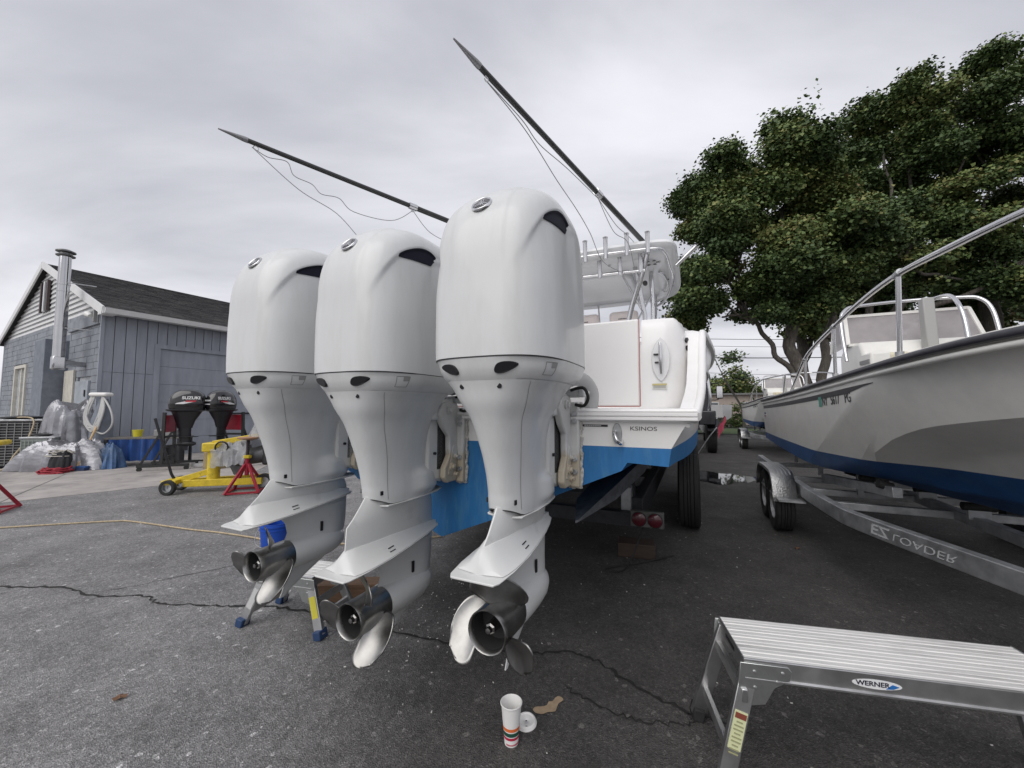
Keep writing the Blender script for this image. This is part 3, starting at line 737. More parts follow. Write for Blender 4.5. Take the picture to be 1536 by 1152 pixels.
def make_motor(label, ext=0.0, prop_phase=0.0, hand=1):
    root = empty('outboard_motor', label=label, cat='outboard motor', group='white outboards on the transom')
    cowl = build_cowl(root)
    # emblem: chrome ring, dark disc and three crossed tuning forks on the spine
    ez = 2.335; a, y0, y1, n = cowl_at(ez); a2, y02, _, _ = cowl_at(ez + .02)
    nrm = Vector((0, -.02, (y02 - y0))).normalized(); nrm = Vector((0, -0.02 / math.hypot(.02, y02 - y0), (y02 - y0) / math.hypot(.02, y02 - y0)))
    base = Vector((0, y0, ez)) + nrm * 0.005
    rot = Matrix.Translation(base) @ frame_rot((1, 0, 0), nrm).to_matrix().to_4x4()
    em = MB(); em.lathe([(.036, 0), (.0375, .006), (.041, .0085), (.0445, .006), (.046, 0)], 40, mtx=rot)
    emo = em.build('emblem', M_chrome, cowl, 50)
    MB().lathe([(.0365, .0), (.0365, .0042)], 32, mtx=rot).build('emblem_disc', mat('emblem_dark', (.10, .10, .105), .3, .4), cowl, 30)
    fk = MB()
    for q in range(3):
        th = math.pi / 2 + q * 2 * math.pi / 3
        c, s = math.cos(th), math.sin(th)
        def L2(u, v): return rot @ Vector((u * c - v * s, u * s + v * c, .0052))
        fk.bar(L2(-.016, 0), L2(.010, 0), .0035, .003, up=nrm)
        for sgn in (-1, 1):
            fk.bar(L2(.010, sgn * .005), L2(.033, sgn * .005), .0032, .003, up=nrm)
        fk.bar(L2(.010, -.0062), L2(.010, .0062), .0032, .003, up=nrm)
    fk.build('emblem_forks', M_chrome, cowl, 0)
    # side air vents under the hood
    for sgn in (-1, 1):
        top = [(y, z - .004) for (y, z) in ARCS if -.12 < y < .235 and z > 2.20]
        bot = [(y, 2.270 + 0.028 * ((y + .075) / .29)) for y in np.linspace(.215, -.075, 14)]
        rows = []
        m_ = 14
        ys = np.linspace(-.070, .192, 26)
        ta = sorted(top); txs = [p[0] for p in ta]; tzs = [p[1] for p in ta]
        ba = sorted(bot); bxs = [p[0] for p in ba]; bzs = [p[1] for p in ba]
        for y in ys:
            zt, zb = np.interp(y, txs, tzs), np.interp(y, bxs, bzs)
            zb = min(zb, zt - .001); zb = zb + (zt - zb) * sstep(.15, .192, y) * .5
            rows.append([Vector((sgn * (cowl_x(y, zb + (zt - zb) * q / m_) + .0035), y, zb + (zt - zb) * q / m_)) for q in range(m_ + 1)])
        MB().loft(rows, cap=False, closed=False).build('air_vent', M_navy, cowl, 60, solid=.003)
    # dark joint between top cowl and tray
    a, y0, y1, n = cowl_at(1.70)
    MB().loft([section(a - .002, y0 + .002, y1 - .002, n, 1.697, 120), section(a - .002, y0 + .002, y1 - .002, n, 1.705, 120)]).build('cowl_joint', M_seam, root, 60)
    tray = MB().loft([section(r[1], r[2], r[3], r[4], r[0], 120) for r in [(float(z), *tab_at(TRAY, float(z))) for z in np.linspace(1.6125, 1.6985, 14)]]).build('cowl_tray', M_motor, root, 50)
    # exhaust relief ports, cover window and drain holes on the tray
    def on_tray(y, z, sgn):
        a, y0, y1, n = tab_at(TRAY, z); yc, b = (y0 + y1) / 2, (y1 - y0) / 2
        return sgn * a * max(0, 1 - abs((y - yc) / b) ** n) ** (1 / n)
    def tray_pt(x, z, off=0.0):
        """point on the aft face at given x"""
        a, y0, y1, n = tab_at(TRAY, z); yc, b = (y0 + y1) / 2, (y1 - y0) / 2
        return Vector((x, yc - b * max(0, 1 - abs(x / a) ** n) ** (1 / n) - off, z))
    for sgn in (-1, 1):
        pts = [(-.034, -.014), (-.026, .006), (-.008, .015), (.020, .016), (.036, .010), (.030, .000), (.004, -.014), (-.020, -.020)]
        cx = sgn * .125; pts = [(p_.x * 1.3, p_.y * 1.25) for p_ in smooth_curve([(u, v, 0) for u, v in pts], 4, closed=True)]
        ring0 = [tray_pt(cx + sgn * u, 1.658 + v, .006) for u, v in pts]; ring1 = [tray_pt(cx + sgn * u * .92, 1.658 + v * .9, .012) for u, v in pts]
        ringb = [tray_pt(cx + sgn * u, 1.658 + v, -.02) for u, v in pts]
        MB().loft([ringb, ring0, ring1]).build('exhaust_port', M_black, tray, 30)
    # rectangular flush window, starboard quarter
    for sgn in (1, -1):
        rect = [(-.075, 1.633), (-.082, 1.682), (-.012, 1.684), (-.018, 1.634)]
        P = []
        for (y, z) in rect: P.append(Vector((on_tray(y, z, sgn), y, z)))
        line = []
        for i in range(4):
            for k in range(6): 
                y = rect[i][0] + (rect[(i + 1) % 4][0] - rect[i][0]) * k / 6; z = rect[i][1] + (rect[(i + 1) % 4][1] - rect[i][1]) * k / 6
                line.append(Vector((on_tray(y, z, sgn), y, z)))
        line.append(line[0])
        ribbon('flush_cover_joint', line, .003, [Vector((sgn * 1, -.5, -.35))] * len(line), M_seam2, tray)
        q = [(-.046, 1.660), (-.048, 1.682), (-.012, 1.684), (-.015, 1.662)]
        nn = Vector((sgn * .85, -.45, -.3)).normalized() * .0015
        MB().add([Vector((on_tray(y, z, sgn), y, z)) + nn for y, z in q], [(0, 1, 2, 3)]).build('flush_port', mat('grey_plastic', (.30, .30, .30), .5), tray, 0)
    # midsection
    zs = np.linspace(1.036, 1.6125, 40)
    rings = []
    for z in zs:
        a, y0, y1, n = tab_at(MID, float(z)); ring = section(a, y0, y1, n, float(z), 96)
        for p in ring:   # swelling for the swivel knuckle low at the front, seam rising aft and fore
            k = sstep(.20, .34, p.y) * sstep(1.04, 1.09, p.z) * (1 - sstep(1.15, 1.20, p.z))
            p.x += math.copysign(.028 * k, p.x) if abs(p.x) > .02 else 0
            low = 1 - sstep(1.04, 1.16, p.z)
            p.z += low * (.036 * (1 - sstep(-.02, .10, p.y)) - .012 * sstep(.1, .5, p.y))
        rings.append(ring)
    mid = MB().loft(rings).build('midsection', M_motor, root, 60)
    MB().loft([[Vector((p.x * .985, p.y * .985 + .003, p.z - .005)) for p in rings[0]], [Vector((p.x * .985, p.y * .985 + .003, p.z + .004)) for p in rings[0]]]).build('midsection_joint', M_seam, mid, 60)
    for sgn in (1, -1):
        ln, nr = [], []
        for z in np.linspace(1.606, 1.062, 30):
            y = float(pchip([1.062, 1.25, 1.45, 1.606], [.062, .045, -.02, -.100], z))
            ln.append(Vector((sgn * mid_x(y, float(z)), y, float(z)))); nr.append(Vector((sgn, -.35, 0)))
        ribbon('panel_joint', ln, .0028, nr, M_seam2, mid)
        for (x, y, z, r_) in ((.085, None, 1.588, .011),):
            a, y0, y1, n = tab_at(MID, z); yc, b = (y0 + y1) / 2, (y1 - y0) / 2
            yy = yc - b * (1 - (x / a) ** n) ** (1 / n)
            MB().lathe([(r_ * .95, -.02), (r_ * .95, .0015)], 16, mtx=Matrix.Translation((sgn * x, yy, z)) @ frame_rot((1, 0, 0), (sgn * .25, -1, -.2)).to_matrix().to_4x4()).build('drain_hole', M_black, mid, 30)
        y = .030; z = 1.098
        MB().box((sgn * (mid_x(y, z) + .0005), y, z), (.006, .020, .022)).build('bolt_recess', M_black, mid, 0, bevel=.002)
    # bolts of front cover seen below the tray
    # lower unit -------------------------------------------------------------
    low = MB()
    E_ = ext
    def leaf(z, y0, y1, w, nose=.35):
        """foil-like section: sharp aft edge y0, round front edge y1, half width w"""
        out = []
        N_ = 20
        for k in range(N_ + 1):
            t = k / N_
            h = w * (math.sin(math.pi * min(1, t / (2 * (1 - nose)) if t < (1 - nose) else 1 - (1 - t) / (2 * nose))) ** .75) if 0 < t < 1 else 0.0
            out.append((y0 + (y1 - y0) * t, h))
        ring = [Vector((max(h, .003), y, z)) for y, h in out] + [Vector((-max(h, .003), y, z)) for y, h in reversed(out)]
        return ring
    secs = [(1.078, -.018, .30, .070), (1.062, -.030, .44, .086), (1.03, -.055, .50, .084), (.99, -.090, .525, .076), (.955, -.128, .535, .068)]
    if E_: secs += [(.955 - E_, -.134, .537, .062)]
    secs += [(.92 - E_, -.142, .538, .062), (.885 - E_, -.150, .538, .060), (.862 - E_, -.155, .538, .060)]
    rings = []
    for z, y0, y1, w in secs:
        r_ = leaf(z, y0, y1, w)
        if z > 1.05:
            for p in r_: p.z += -.05 * sstep(.02, .14, p.y)
        rings.append(r_)
    low.loft(rings)
    lower = low.build('lower_unit', M_motor_low, root, 50)
    strut = [(.862 - E_, .03, .538, .058), (.80 - E_, .085, .536, .052), (.74 - E_, .10, .534, .050), (.69 - E_, .08, .528, .056), (.655 - E_, .06, .52, .062)]
    MB().loft([leaf(*s_) for s_ in strut]).build('gearcase_strut', M_motor_low, root, 50)
    # torpedo
    zc = .612 - E_
    MB().lathe([(.086, .105), (.089, .125), (.091, .20), (.091, .30), (.085, .38), (.070, .44), (.050, .485), (.025, .508), (.004, .515)], 40, c=(0, 0, zc), axis='Y').build('gearcase', M_motor_low, root, 50)
    # skeg
    sk = []
    for z, y0, y1, w in ((.565 - E_, .105, .47, .022), (.53 - E_, .112, .40, .015), (.46 - E_, .098, .25, .010), (.40 - E_, .080, .135, .007), (.370 - E_, .066, .088, .004)):
        sk.append(leaf(z, y0, y1, w))
    MB().loft(sk).build('skeg', M_motor_low, root, 50)
    # anti-ventilation plate and splash plate
    def plate(name, outline, z_aft, z_fore, th, par):
        ys = [p[0] for p in outline]
        poly = [(w, y) for y, w in outline] + [(-w, y) for y, w in reversed(outline)]
        top = []; bot = []
        for x, y in poly:
            z = z_aft + (z_fore - z_aft) * (y - ys[0]) / (ys[-1] - ys[0])
            top.append(Vector((x, y, z + th / 2))); bot.append(Vector((x * .96, y, z - th / 2)))
        return MB().loft([bot, top]).build(name, M_motor_low, par, 40, bevel=.003)
    plate('antiventilation_plate', [(-.222, .094), (-.20, .108), (-.10, .122), (.05, .124), (.20, .112), (.34, .094), (.45, .074), (.535, .052), (.57, .020)], .855 - E_, .905 - E_, .009, root)
    plate('splash_plate', [(.03, .012), (.06, .088), (.20, .108), (.36, .106), (.48, .092), (.555, .062), (.585, .018)], 1.028, 1.030, .010, root)
    # wedge rib above the plate + cooling grille + water slot
    for sgn in (-1, 1):
        rows = []
        for y, h, wo, wi in ((-.172, .012, .030, .004), (-.160, .060, .100, .006), (-.13, .088, .110, .011), (-.08, .090, .117, .026), (.0, .086, .121, .042), (.10, .084, .116, .056), (.22, .076, .106, .064), (.34, .066, .090, .062), (.45, .050, .070, .052), (.53, .030, .050, .036)):
            zp = .858 + .05 * (y + .222) / .79 - E_
            rows.append([Vector((sgn * .0, y, zp)), Vector((sgn * wo, y, zp + .004)), Vector((sgn * (wo * .5 + wi * .5 - .004), y, zp + .40 * h)), Vector((sgn * wi, y, zp + h)), Vector((sgn * .0, y, zp + h + .002))])
        MB().loft(rows).build('plate_skirt', M_motor_low, lower, 40)
        for q in range(3):
            f_ = .30 + .22 * q
            MB().box((sgn * (.117 * (1 - f_) + .050 * f_ - .002), .085 + .003 * q, .878 + .084 * f_ * .8 - E_), (.008, .040, .0045), rx=R(4), ry=R(-35 * sgn)).build('cooling_slit', M_black, lower, 0)
        MB().box((sgn * .0535, .300, .735 - E_), (.010, .017, .062)).build('water_intake', M_black, lower, 0, bevel=.003)
    if not ext:
        pass
    make_prop(root, -.105, zc, hand, prop_phase)
    # swivel and clamp brackets to the transom --------------------------------
    brk = bpy.data.objects.new('clamp_bracket', None); COL.objects.link(brk); brk.parent = root
    for sgn in (-1, 1):
        prof = [(.40, 1.50), (.44, 1.56), (.52, 1.58), (.60, 1.56), (.638, 1.50), (.638, 1.12), (.60, 1.075), (.50, 1.075), (.465, 1.11), (.47, 1.17), (.52, 1.24), (.515, 1.36), (.45, 1.42)]
        MB().prism(prof, sgn * .108, sgn * .146, 'X').build('clamp_plate', M_clamp, brk, 30, bevel=.008)
        fl = MB().box((sgn * .160, .620, 1.30), (.060, .036, .47)); fl.build('clamp_flange', M_clamp, brk, 30, bevel=.01)
        for zz in (1.47, 1.43, 1.15, 1.22):
            MB().lathe([(.016, 0), (.016, .010), (.011, .011), (.011, .022)], 6, mtx=Matrix.Translation((sgn * .168, .602, zz)) @ Matrix.Rotation(R(90), 4, 'X')).build('bolt', M_steel, brk, 20)
    rj = random.Random(31)
    for sgn in (-1, 1):
        # cast bosses, recessed web and a ragged sealant bead round the flange
        for (yy, zz, r_) in ((.545, 1.17, .026), (.575, 1.12, .018), (.575, 1.23, .016), (.50, 1.52, .024)):
            MB().lathe([(r_, 0), (r_, .010), (r_ * .55, .012), (r_ * .55, .024), (r_ * .2, .026)], 14, mtx=Matrix.Translation((sgn * .146, yy, zz)) @ Matrix.Rotation(R(90 * sgn), 4, 'Y')).build('boss', M_clamp, brk, 30)
        MB().prism([(.50, 1.125), (.585, 1.11), (.60, 1.27), (.555, 1.30)], sgn * .1455, sgn * .150, 'X').build('web_plate', M_clamp, brk, 30, bevel=.002)
        zz_ = np.linspace(1.065, 1.53, 34)
        MB().tube([(sgn * (.192 + rj.uniform(-.004, .006)), .640 + rj.uniform(-.003, .003), z + rj.uniform(-.004, .004)) for z in zz_], [.006 + rj.random() * .007 for _ in zz_], 7).build('sealant_bead', mat('old_sealant', (.50, .49, .45), .8, var=.4, vscale=60), brk, 50)
        MB().tube([(sgn * (.12 + .075 * k / 9), .640, 1.062 + rj.uniform(-.006, .006)) for k in range(10)], .009, 7).build('sealant_bead', MATS['old_sealant'], brk, 50)
    MB().box((0, .50, 1.33), (.20, .16, .40)).build('swivel_block', mat('dark_casting', (.06, .06, .062), .6), brk, 30, bevel=.03)
    MB().prism([(.34, 1.54), (.62, 1.60), (.62, 1.54), (.50, 1.46), (.36, 1.46)], -.13, .13, 'X').build('swivel_arm', M_motor, brk, 30, bevel=.012)
    for sgn in (-1, 1):
        MB().prism([(.36, 1.12), (.52, 1.075), (.52, 1.44), (.40, 1.50), (.36, 1.46)], sgn * .060, sgn * .100, 'X').build('mount_cover', M_motor_low, brk, 30, bevel=.015)
        MB().lathe([(.009, -.01), (.009, .012)], 12, mtx=Matrix.Translation((sgn * .100, .42, 1.26)) @ Matrix.Rotation(R(90), 4, 'Y')).build('mount_port', M_black, brk, 30)
    # steering ram and linkage across the front
    MB().tube([(-.20, .60, 1.585), (.20, .60, 1.585)], .026, 14).build('steering_ram', M_motor, brk, 40)
    MB().tube([(-.25, .60, 1.585), (.25, .60, 1.585)], .011, 10).build('ram_rod', M_chrome, brk, 40)
    for sgn in (-1, 1):
        MB().box((sgn * .215, .585, 1.588), (.035, .05, .055)).build('ram_bracket', M_motor, brk, 30, bevel=.01)
        MB().tube(smooth_curve([(sgn * .16, .56, 1.60), (sgn * .235, .53, 1.61), (sgn * .262, .53, 1.56), (sgn * .235, .55, 1.515), (sgn * .18, .58, 1.52)], 6), .009, 8).build('hydraulic_hose', M_rubber, brk, 60)
    # rigging tube from the cowl to the splashwell
    MB().tube(smooth_curve([(.12, .54, 1.655), (.15, .63, 1.67), (.19, .73, 1.66), (.215, .80, 1.60), (.21, .82, 1.53), (.19, .83, 1.46)], 6), .042, 16).build('rigging_tube', mat('rigging_grey', (.42, .42, .42), .5), brk, 60)
    MB().tube([(.12, .56, 1.657), (.128, .585, 1.664)], .047, 16).build('rigging_collar', M_rubber, brk, 40)
    return root
for xo, dz, ext, ph, hd, lab in ((.75, 0.0, 0.0, R(70), -1, 'white outboard motor nearest the camera, tallest in view, over the coffee cup'),
                             (0.0, -.03, .10, R(85), 1, 'white outboard motor in the middle of the three, with longest lower unit'),
                             (-.75, 0.0, 0.0, R(88), 1, 'white outboard motor farthest from camera, leftmost, in front of the blue bucket')):
    o = make_motor(lab, ext, ph, hd)
    o.location = yard(xo, 0, dz); o.rotation_euler = (0, 0, -YAW)
# ------------------------------------------------------------------ runabouts with cathedral hulls, bow towards the camera
M_wgel = gel('whaler_gel', (.76, .75, .71), rough=.38, coat=.2, dirt=(.62, .61, .58), dscale=2.5, dlo=.45, dhi=.8)
M_wgrey = gel('whaler_grey', (.40, .40, .385), rough=.42, coat=.1, dirt=(.30, .30, .29), dscale=3, dlo=.45, dhi=.8)
M_wblue = mat('whaler_blue', (.016, .075, .22), .5, var=.2, vscale=6, dirt=(.03, .09, .2), dscale=5, dlo=.5, dhi=.7)
M_wrail = mat('whaler_rubrail', (.045, .045, .055), .35, var=.3, vscale=10)
def make_whaler(label, number=True):
    """local frame: x starboard, y to the bow, stern at y=0, keel about .75 m above ground"""
    o = empty('runabout_boat', label=label, cat='boat', group='runabouts parked on trailers')
    #      y, sheer x, sheer z, chine z, keel z, spray-crease z
    T = [(0, 1.00, 1.66, .96, .76, .80), (1.5, 1.02, 1.69, .91, .74, .80), (3.0, 1.015, 1.735, .87, .72, .82), (4.0, 1.00, 1.775, .86, .72, 1.00), (4.55, .985, 1.80, .86, .72, 1.24), (5.0, .965, 1.82, .87, .73, 1.37), (5.4, .925, 1.84, .90, .75, 1.43), (5.8, .84, 1.86, .97, .82, 1.48), (6.2, .66, 1.88, 1.12, .98, 1.54), (6.5, .38, 1.895, 1.36, 1.22, 1.62), (6.62, .12, 1.90, 1.55, 1.45, 1.70), (6.65, .03, 1.90, 1.62, 1.55, 1.74)]
    def at(y):
        r = [float(pchip([q[0] for q in T], [q[i] for q in T], y)) for i in range(1, 6)]
        return r
    def hx(y, z):
        """half breadth: slab side, flared forward of a diagonal crease, undercut below the spray crease"""
        sx, sz, cz, kz, zc = at(y)
        x = sx - .05 * (sz - z)
        x -= .17 * max(0, y - (4.95 - (1.80 - z) * 2.16)) * min(1, sx / .6)
        x -= 1.7 * max(0, zc - z) if z > zc - .16 else 1.7 * .16 + .5 * (zc - .16 - z) * min(1, sx / .6)
        return max(.02, x)
    yy = list(np.linspace(0, 5.2, 66)) + list(np.linspace(5.26, 6.65, 26))
    WZ = lambda y: max(at(y)[2] + .004, .1 + .935 + .012 * abs(y - 3))
    for s in (1, -1):
        up, dn = MB(), MB()
        rows_u, rows_d = [], []
        for u in yy:
            sz0 = at(u)[1]
            wgt = u / 4.99 if u <= 4.99 else max(0.0, 1 - (u - 4.99) / 1.25)
            yof = lambda z: u - (sz0 - z) * 2.16 * wgt          # grid sheared so that one column runs down the diagonal crease
            w = 1.036 + .010 * abs(u - 3)
            for _ in range(4): w = min(max(at(yof(w))[2] + .004, 1.036 + .010 * abs(yof(w) - 3)), sz0 - .05)
            lo_, hi_ = w, sz0
            for _ in range(24):                                  # spray crease height on this column
                m_ = (lo_ + hi_) / 2
                if m_ > at(yof(m_))[4]: hi_ = m_
                else: lo_ = m_
            zc = hi_
            if zc > w + .02: zz = list(np.linspace(sz0, zc, 22)) + list(np.linspace(zc, max(zc - .16, w + .005), 6))[1:] + list(np.linspace(max(zc - .16, w + .005), w, 8))[1:]
            else: zz = list(np.linspace(sz0, w, 34))
            rows_u.append([Vector((s * hx(yof(z), z), yof(z), z)) for z in zz])
            cz = at(yof(w))[2]; kz = at(yof(w))[3]
            rd = [Vector((s * hx(yof(z), z), yof(z), z)) for z in np.linspace(w, cz, 8)]
            xb = abs(rd[-1].x); yb = rd[-1].y
            for k in range(1, 9): rd.append(Vector((s * xb * (1 - k / 8), yb, cz + (kz - cz) * (k / 8) + .035 * math.sin(k / 8 * math.pi * 2) * min(1, xb / .7))))
            rows_d.append(rd)
        up.loft(rows_u, cap=False, closed=False).build('topside', M_wgel, o, 18)
        dn.loft(rows_d, cap=False, closed=False).build('bottom', M_wblue, o, 40)
        rail = [Vector((s * (at(y)[0] + .008), y, at(y)[1] - .01)) for y in yy]
        MB().tube(rail, .024, 8).build('rub_rail', M_wrail, o, 60)
        MB().tube([p + Vector((s * -.012, 0, -.052)) for p in rail], .018, 8).build('rail_moulding', M_wgel, o, 60)
        cap = []
        for y in yy:
            xs, zs = at(y)[:2]
            cap.append([Vector((s * (xs + .004), y, zs + .004)), Vector((s * max(0, xs - .02), y, zs + .026)), Vector((s * max(0, xs - .17), y, zs + .030)), Vector((s * max(0, xs - .18), y, zs - (.16 if y < 4.6 else .02)))])
        MB().loft(cap, cap=False, closed=False).build('gunwale', M_gel2, o, 40)
        # dark accent stripe under the rail on the after part
        st = []
        for y in np.linspace(.1, 4.78, 40):
            sz = at(y)[1]; f = .115; g = .165 if y < 4.3 else .165 - .045 * (y - 4.3) / .48
            st.append([Vector((s * (hx(y, sz - f) + .003), y, sz - f)), Vector((s * (hx(y, sz - g) + .003), y, sz - g))])
        MB().loft(st, cap=False, closed=False).build('accent_stripe', mat('stripe_dark', (.05, .05, .055), .5), o, 40)
    ch = [(hx(0, z), z) for z in np.linspace(1.66, .96, 10)] + [(0, .76)]
    MB().add([Vector((x, 0, z)) for x, z in ch] + [Vector((-x, 0, z)) for x, z in reversed(ch[:-1])], [tuple(range(2 * len(ch) - 1))]).build('transom', M_wgel, o, 0)
    MB().box((0, 2.2, 1.22), (1.3, 4.2, .03)).build('sole', M_gel2, o, 0)
    MB().prism([(5.9, 1.86), (6.5, 1.90), (6.5, 1.84), (5.9, 1.80)], -.36, .36, 'X').build('foredeck', M_gel2, o, 0)
    # console with cushion, windscreen and grab rail
    cn = bpy.data.objects.new('console', None); COL.objects.link(cn); cn.parent = o; cn.location = (0, .57, .02)
    MB().prism([(1.95, 1.24), (1.95, 2.10), (2.10, 2.22), (2.55, 2.20), (2.72, 1.95), (2.75, 1.24)], -.50, .52, 'X').build('pedestal', M_wgel, cn, 30, bevel=.03)
    for k in range(7): MB().box((-.30 + .10 * k + .05, 2.78, 1.88), (.098, .10, .34)).build('seat_cushion', mat('vinyl_cream', (.62, .57, .42), .5), cn, 40, bevel=.03)
    MB().box((.46, 2.75, 1.92), (.16, .30, .26)).build('side_locker', M_wgel, cn, 30, bevel=.02)
    for zz in (1.96, 1.86): MB().box((.545, 2.76, zz), (.01, .24, .04)).build('locker_slot', M_seam2, cn, 0)
    gl = mat('windscreen_film', (.34, .315, .32), .28, var=.12, vscale=6, alpha=.7)
    wv = [(-.55, 2.35, 2.20), (.55, 2.35, 2.20), (.52, 2.18, 2.56), (-.52, 2.18, 2.56)]
    MB().add([Vector(p) for p in wv], [(0, 1, 2, 3)]).build('windscreen', gl, cn, 0, solid=.008)
    for s in (1, -1): MB().add([(s * .55, 2.35, 2.20), (s * .57, 1.85, 2.16), (s * .55, 1.90, 2.48), (s * .52, 2.18, 2.56)], [(0, 1, 2, 3)]).build('windscreen_wing', gl, cn, 0, solid=.008)
    fr = MB()
    for a, b in ((0, 1), (1, 2), (2, 3), (3, 0)): fr.bar(wv[a], wv[b], .035, .03)
    for s in (1, -1): fr.bar((s * .55, 1.90, 2.48), (s * .52, 2.18, 2.56), .03, .03); fr.bar((s * .57, 1.85, 2.16), (s * .55, 1.90, 2.48), .03, .03)
    fr.build('windscreen_frame', M_wgel, cn, 20)
    MB().tube(smooth_curve([(-.60, 2.50, 2.02), (-.60, 2.40, 2.45), (-.55, 2.32, 2.62), (-.40, 2.28, 2.66), (0, 2.24, 2.68), (.40, 2.28, 2.66), (.55, 2.32, 2.62), (.62, 2.40, 2.45), (.62, 2.52, 2.0)], 6), .018, 10).build('grab_rail', M_pipe, cn, 60)
    MB().tube(smooth_curve([(-.18, 2.9, 2.0), (-.18, 2.82, 2.4), (-.2, 2.6, 2.62), (-.2, 2.26, 2.67)], 6), .018, 10).build('grab_rail', M_pipe, cn, 60)
    MB().prism([(2.62, 2.05), (2.74, 2.05), (2.70, 2.60), (2.60, 2.60)], -.045, .045, 'X').build('light_post', mat('post_grey', (.36, .36, .35), .5), cn, 30, bevel=.01)
    MB().box((-.22, 2.98, 2.06), (.16, .12, .08)).build('compass', M_black, cn, 30, bevel=.02)
    MB().box((-.1, 2.98, 1.98), (.5, .16, .10)).build('compass_shelf', M_wgel, cn, 30, bevel=.02)
    # bow rail, starboard and port
    for s in (1, -1):
        rl = [(.945, 2.05, 1.72), (.945, 2.35, 1.86), (.94, 2.85, 2.10), (.94, 3.3, 2.20), (.935, 3.85, 2.28), (.93, 4.5, 2.36), (.90, 5.05, 2.41), (.85, 5.5, 2.41), (.72, 5.95, 2.43), (.5, 6.4, 2.45), (.22, 6.62, 2.46), (0, 6.68, 2.46)]
        MB().tube(smooth_curve([(s * x, y, z) for x, y, z in rl], 6), .0195, 10).build('bow_rail', M_pipe, o, 60)
        for y0, y1, z1 in ((2.80, 2.83, 2.09), (3.82, 3.88, 2.284), (5.00, 5.08, 2.412), (6.2, 6.32, 2.448)):
            xs0, zs0 = at(y0)[:2]; x1 = float(np.interp(y1, [p[1] for p in rl], [p[0] for p in rl]))
            MB().tube([(s * (xs0 - .08), y0, zs0 + .02), (s * x1, y1, z1)], .015, 10).build('rail_post', M_pipe, o, 50)
            MB().tube([(s * (xs0 - .08), y0, zs0 + .025), (s * (xs0 - .079), y0 + .004, zs0 + .07)], .024, 10).build('post_base', M_steel, o, 40)
            MB().tube([(s * x1, y1 - .035, z1 - .006), (s * x1, y1 + .035, z1 + .006)], .024, 10).build('rail_tee', M_steel, o, 40)
    # registration number on both bows
    if number:
        def on(y, f): z = at(y)[1] - f * .30; return hx(y, z), z
        for s in (1, -1):
            for (body, y0) in (('NY', 3.74), ('5617', 4.02), ('PG', 4.32)):
                x0, z0 = on(y0 - .02, .66); x1, z1 = on(y0 + .02, .66); xa, za = on(y0, .5); xb, zb = on(y0, .8)
                xc, zc = on(y0, .66)
                tdir = Vector((s * (x1 - x0), .04, z1 - z0)) * (1 if s > 0 else -1); upv = Vector((s * (xa - xb), 0, za - zb))
                nrm = tdir.cross(upv).normalized()
                text('registration_number', body, .125, MATS['stripe_dark'], o, Vector((s * xc, y0, zc)) + nrm * .003, frame_rot(tdir, nrm), sx=.9, bold=.0012)
            y0 = 3.60; xc, zc = on(y0, .64); x0, z0 = on(y0 - .02, .64); x1, z1 = on(y0 + .02, .64); xa, za = on(y0, .5); xb, zb = on(y0, .8)
            tdir = Vector((s * (x1 - x0), .04, z1 - z0)); upv = Vector((s * (xa - xb), 0, za - zb)).normalized(); nrm = (tdir.cross(upv) * s).normalized(); t_ = tdir.normalized()
            c = Vector((s * xc, y0, zc)) + nrm * .004
            MB().add([c - t_ * .045 - upv * .05, c + t_ * .045 - upv * .05, c + t_ * .045 + upv * .05, c - t_ * .045 + upv * .05], [(0, 1, 2, 3)]).build('registration_sticker', mat('sticker_green', (.10, .36, .28), .5), o, 0)
    # maker's badge near the stern quarter
    for s in (1, -1):
        xk, zk = hx(.25, 1.42), 1.42
        bd = MB().box((s * (xk + .003), .25, zk - .03), (.004, .20, .10)).build('hull_badge', mat('badge_pale', (.6, .6, .62), .5), o, 0)
        MB().box((s * (xk + .0065), .25, zk - .005), (.003, .16, .022)).build('badge_bar', mat('badge_navy', (.03, .03, .12), .5), bd, 0)
        MB().box((s * (xk + .0065), .25, zk - .055), (.003, .16, .016)).build('badge_bar', mat('badge_red', (.3, .03, .04), .5), bd, 0)
    return o
